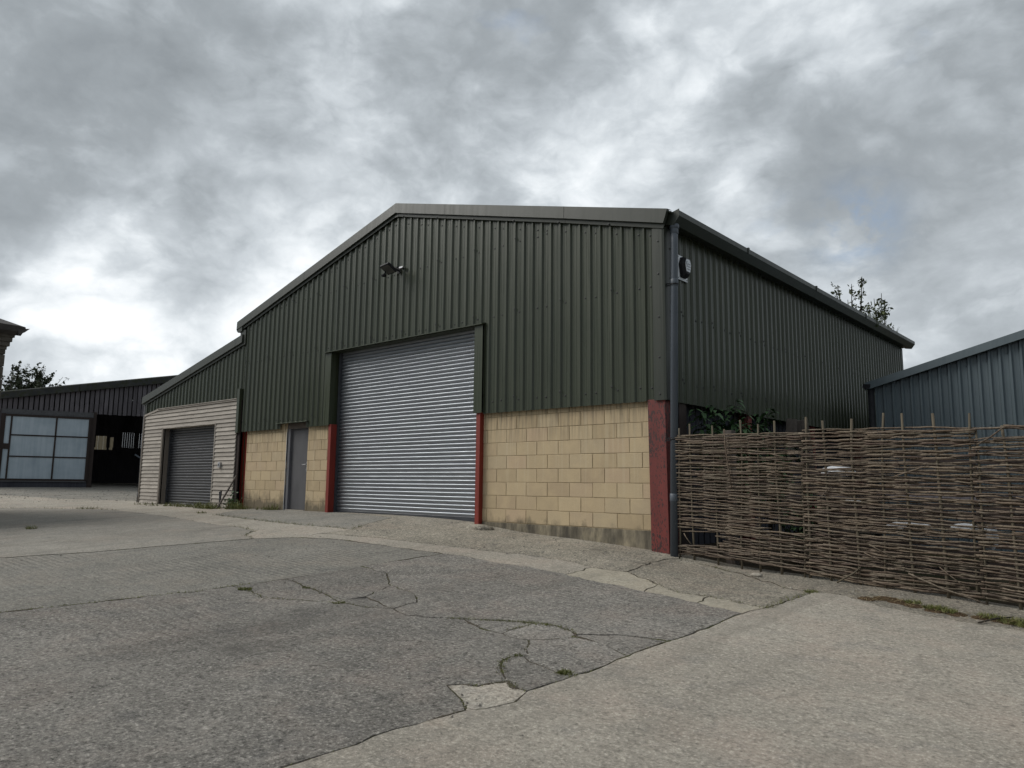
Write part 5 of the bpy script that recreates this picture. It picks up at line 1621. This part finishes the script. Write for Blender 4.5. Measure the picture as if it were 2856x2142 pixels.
mdirt = MB()
for nm, w in (('c3d', .026), ('c5', .030), ('c6', .030), ('c6b', .022), ('c7', .024), ('c7b', .020), ('patch', .022), ('patchl', .026), ('c3', .014), ('c3b', .012), ('c3c', .012), ('c1', .014), ('c2', .012), ('band_up', .014), ('j3', .016), ('j1', .013), ('j2', .010), ('j4', .014), ('apron', .013), ('path1', .012), ('c4', .008), ('bandx1', .010), ('bandx2', .010)):
    pts = JIT[nm]; dense = []
    for a, b in zip(pts[:-1], pts[1:]):
        if min(a[1], b[1]) < -8.5: continue
        k = max(1, int(math.hypot(b[0] - a[0], b[1] - a[1]) / .022))
        dense += [(a[0] + (b[0] - a[0]) * i / k, a[1] + (b[1] - a[1]) * i / k) for i in range(k)]
    if len(dense) < 3: continue
    rows, dl, dr, hh = [], 0, 0, 0
    for i, (x, y) in enumerate(dense):
        x0, y0 = dense[max(0, i - 1)]; x1, y1 = dense[min(len(dense) - 1, i + 1)]; L = max(1e-6, math.hypot(x1 - x0, y1 - y0)); nx_, ny_ = -(y1 - y0) / L, (x1 - x0) / L
        dl = .90 * dl + rg.gauss(0, .40); dr = .90 * dr + rg.gauss(0, .40); hh = .93 * hh + rg.gauss(0, .36)
        wl, wr = (w * max(.12, .42 + .75 * q + rg.gauss(0, .18)) for q in (dl, dr))
        top_ = .0045 * min(1.4, hh) + rg.gauss(0, .001) - .0035
        rows.append((((x + nx_ * wl, y + ny_ * wl), -.006), ((x + nx_ * wl * .4, y + ny_ * wl * .4), top_), ((x - nx_ * wr * .4, y - ny_ * wr * .4), top_), ((x - nx_ * wr, y - ny_ * wr), -.006)))
    vv = [(p_[0], p_[1], gz(*p_) + h_) for r_ in rows for p_, h_ in r_]
    mdirt.add(vv, [(4 * i + q, 4 * i + q + 1, 4 * i + q + 5, 4 * i + q + 4) for i in range(len(rows) - 1) for q in range(3)], True)
tag(mdirt.build('dirt', CRACKDIRT), 'brown dirt packed along the worn cracks and joints', None, None, 'stuff')

# weeds at the foot of the lean-to
mb = MB()
for (x, y, n, r, hgt) in ((-11.2, -.45, 120, .28, .15), (-10.6, -.5, 60, .2, .10), (-10.2, -.42, 120, .22, .16), (-9.3, -.50, 240, .32, .20), (-8.9, -.55, 120, .2, .13), (-8.3, -.33, 140, .2, .25), (-12.9, -.48, 60, .3, .10), (-12.0, -.55, 50, .3, .07), (-7.5, -1.5, 40, .12, .06), (-8.0, -.2, 60, .15, .12), (-7.2, -.15, 50, .2, .12), (-6.9, -.1, 70, .15, .16)):
    blades(mb, rg, (x, y, gz(x, y)), n, r, hgt, .007, .6)
tag(link('weeds', mb.mesh('weeds'), MOSS), 'green weeds growing along the foot of the lean-to', None, None, 'stuff')
mb = MB()
for k in range(150):
    x, y = -8.62 + rg.gauss(0, .10), -.22 + rg.gauss(0, .10); z = -1.82 + abs(rg.gauss(0, .16)); s = .04
    d_ = Vector((rg.gauss(0, 1), rg.gauss(0, 1), rg.gauss(0, .6))).normalized(); e_ = d_.cross(Vector((rg.gauss(0, 1), rg.gauss(0, 1), 1))).normalized(); c = Vector((x, y, z))
    mb.add([c - d_ * s, c + e_ * s * .5, c + d_ * s, c - e_ * s * .5], [(0, 1, 2), (0, 2, 3)])
t_ = thing('nettle_plant', 'dark leafy nettle at the foot of the red post by the lean-to', 'plant', (-8.62, -.22, -1.82)); link('foliage', mb.mesh('foliage', wloc(t_)), LEAF_DARK, t_)

# leaf litter with dry grass before the right hurdles
LP = [(6.30, -1.12, .10), (6.45, -.98, .14), (6.60, -1.05, .13), (6.75, -1.14, .11), (6.95, -1.22, .10), (7.15, -1.24, .10), (7.35, -1.22, .11), (7.55, -1.22, .14), (7.75, -1.25, .16)]
mb = MB(); NX, NY = 110, 46
gridv, keep = [], []
for j in range(NY):
    for i in range(NX):
        x, y = 6.1 + 1.9 * i / (NX - 1), -1.55 + .85 * j / (NY - 1)
        v = max(math.exp(-((x - a) ** 2 + (y - b) ** 2) / (r * r)) for a, b, r in LP)
        nse = .5 * (math.sin(x * 31 + y * 17) * math.sin(y * 41 - x * 13)) * .35 + rg.gauss(0, .10)
        hgt = max(-.02, (v + nse * .6 - .45) * .042)
        gridv.append((x, y, gz(x, y) + hgt)); keep.append(hgt > -.004)
ff = []
for j in range(NY - 1):
    for i in range(NX - 1):
        q = (j * NX + i, j * NX + i + 1, (j + 1) * NX + i + 1, (j + 1) * NX + i)
        if sum(keep[k] for k in q) >= 2: ff.append(q)
mb.add(gridv, ff, True)
tag(link('leaf_litter', mb.mesh('leaf_litter'), LITTER), 'brown leaf litter heaped along the hurdle foot at right', None, None, 'stuff')
mb = MB()
for k in range(330):
    a, b, r = rg.choice(LP); x, y = a + rg.gauss(0, r * .8), b + rg.gauss(0, r * .7)
    an = rg.uniform(0, 6.28); L = rg.uniform(.03, .12); z = gz(x, y) + .012 + .01 * rg.random(); d_ = Vector((math.cos(an), math.sin(an), rg.gauss(0, .12))) * L; e_ = Vector((-math.sin(an), math.cos(an), 0)) * .0022; c = Vector((x, y, z))
    mb.add([c - e_, c + e_, c + d_ + e_, c + d_ - e_], [(0, 1, 2, 3)])
tag(link('straw', mb.mesh('straw'), STRAW), 'dry straw strewn over the leaf litter', None, None, 'stuff')
mb = MB()
for (x, y, n, r) in ((6.95, -1.17, 260, .10), (7.08, -1.22, 180, .08), (6.72, -1.05, 140, .08), (7.4, -1.2, 180, .10), (7.62, -1.25, 340, .14), (7.75, -1.3, 300, .16)):
    blades(mb, rg, (x, y, gz(x, y) + .01), n, r, .055, .004, .8)
tag(link('grass', mb.mesh('grass'), MOSS), 'tufts of grass on the leaf litter at the right', None, None, 'stuff')
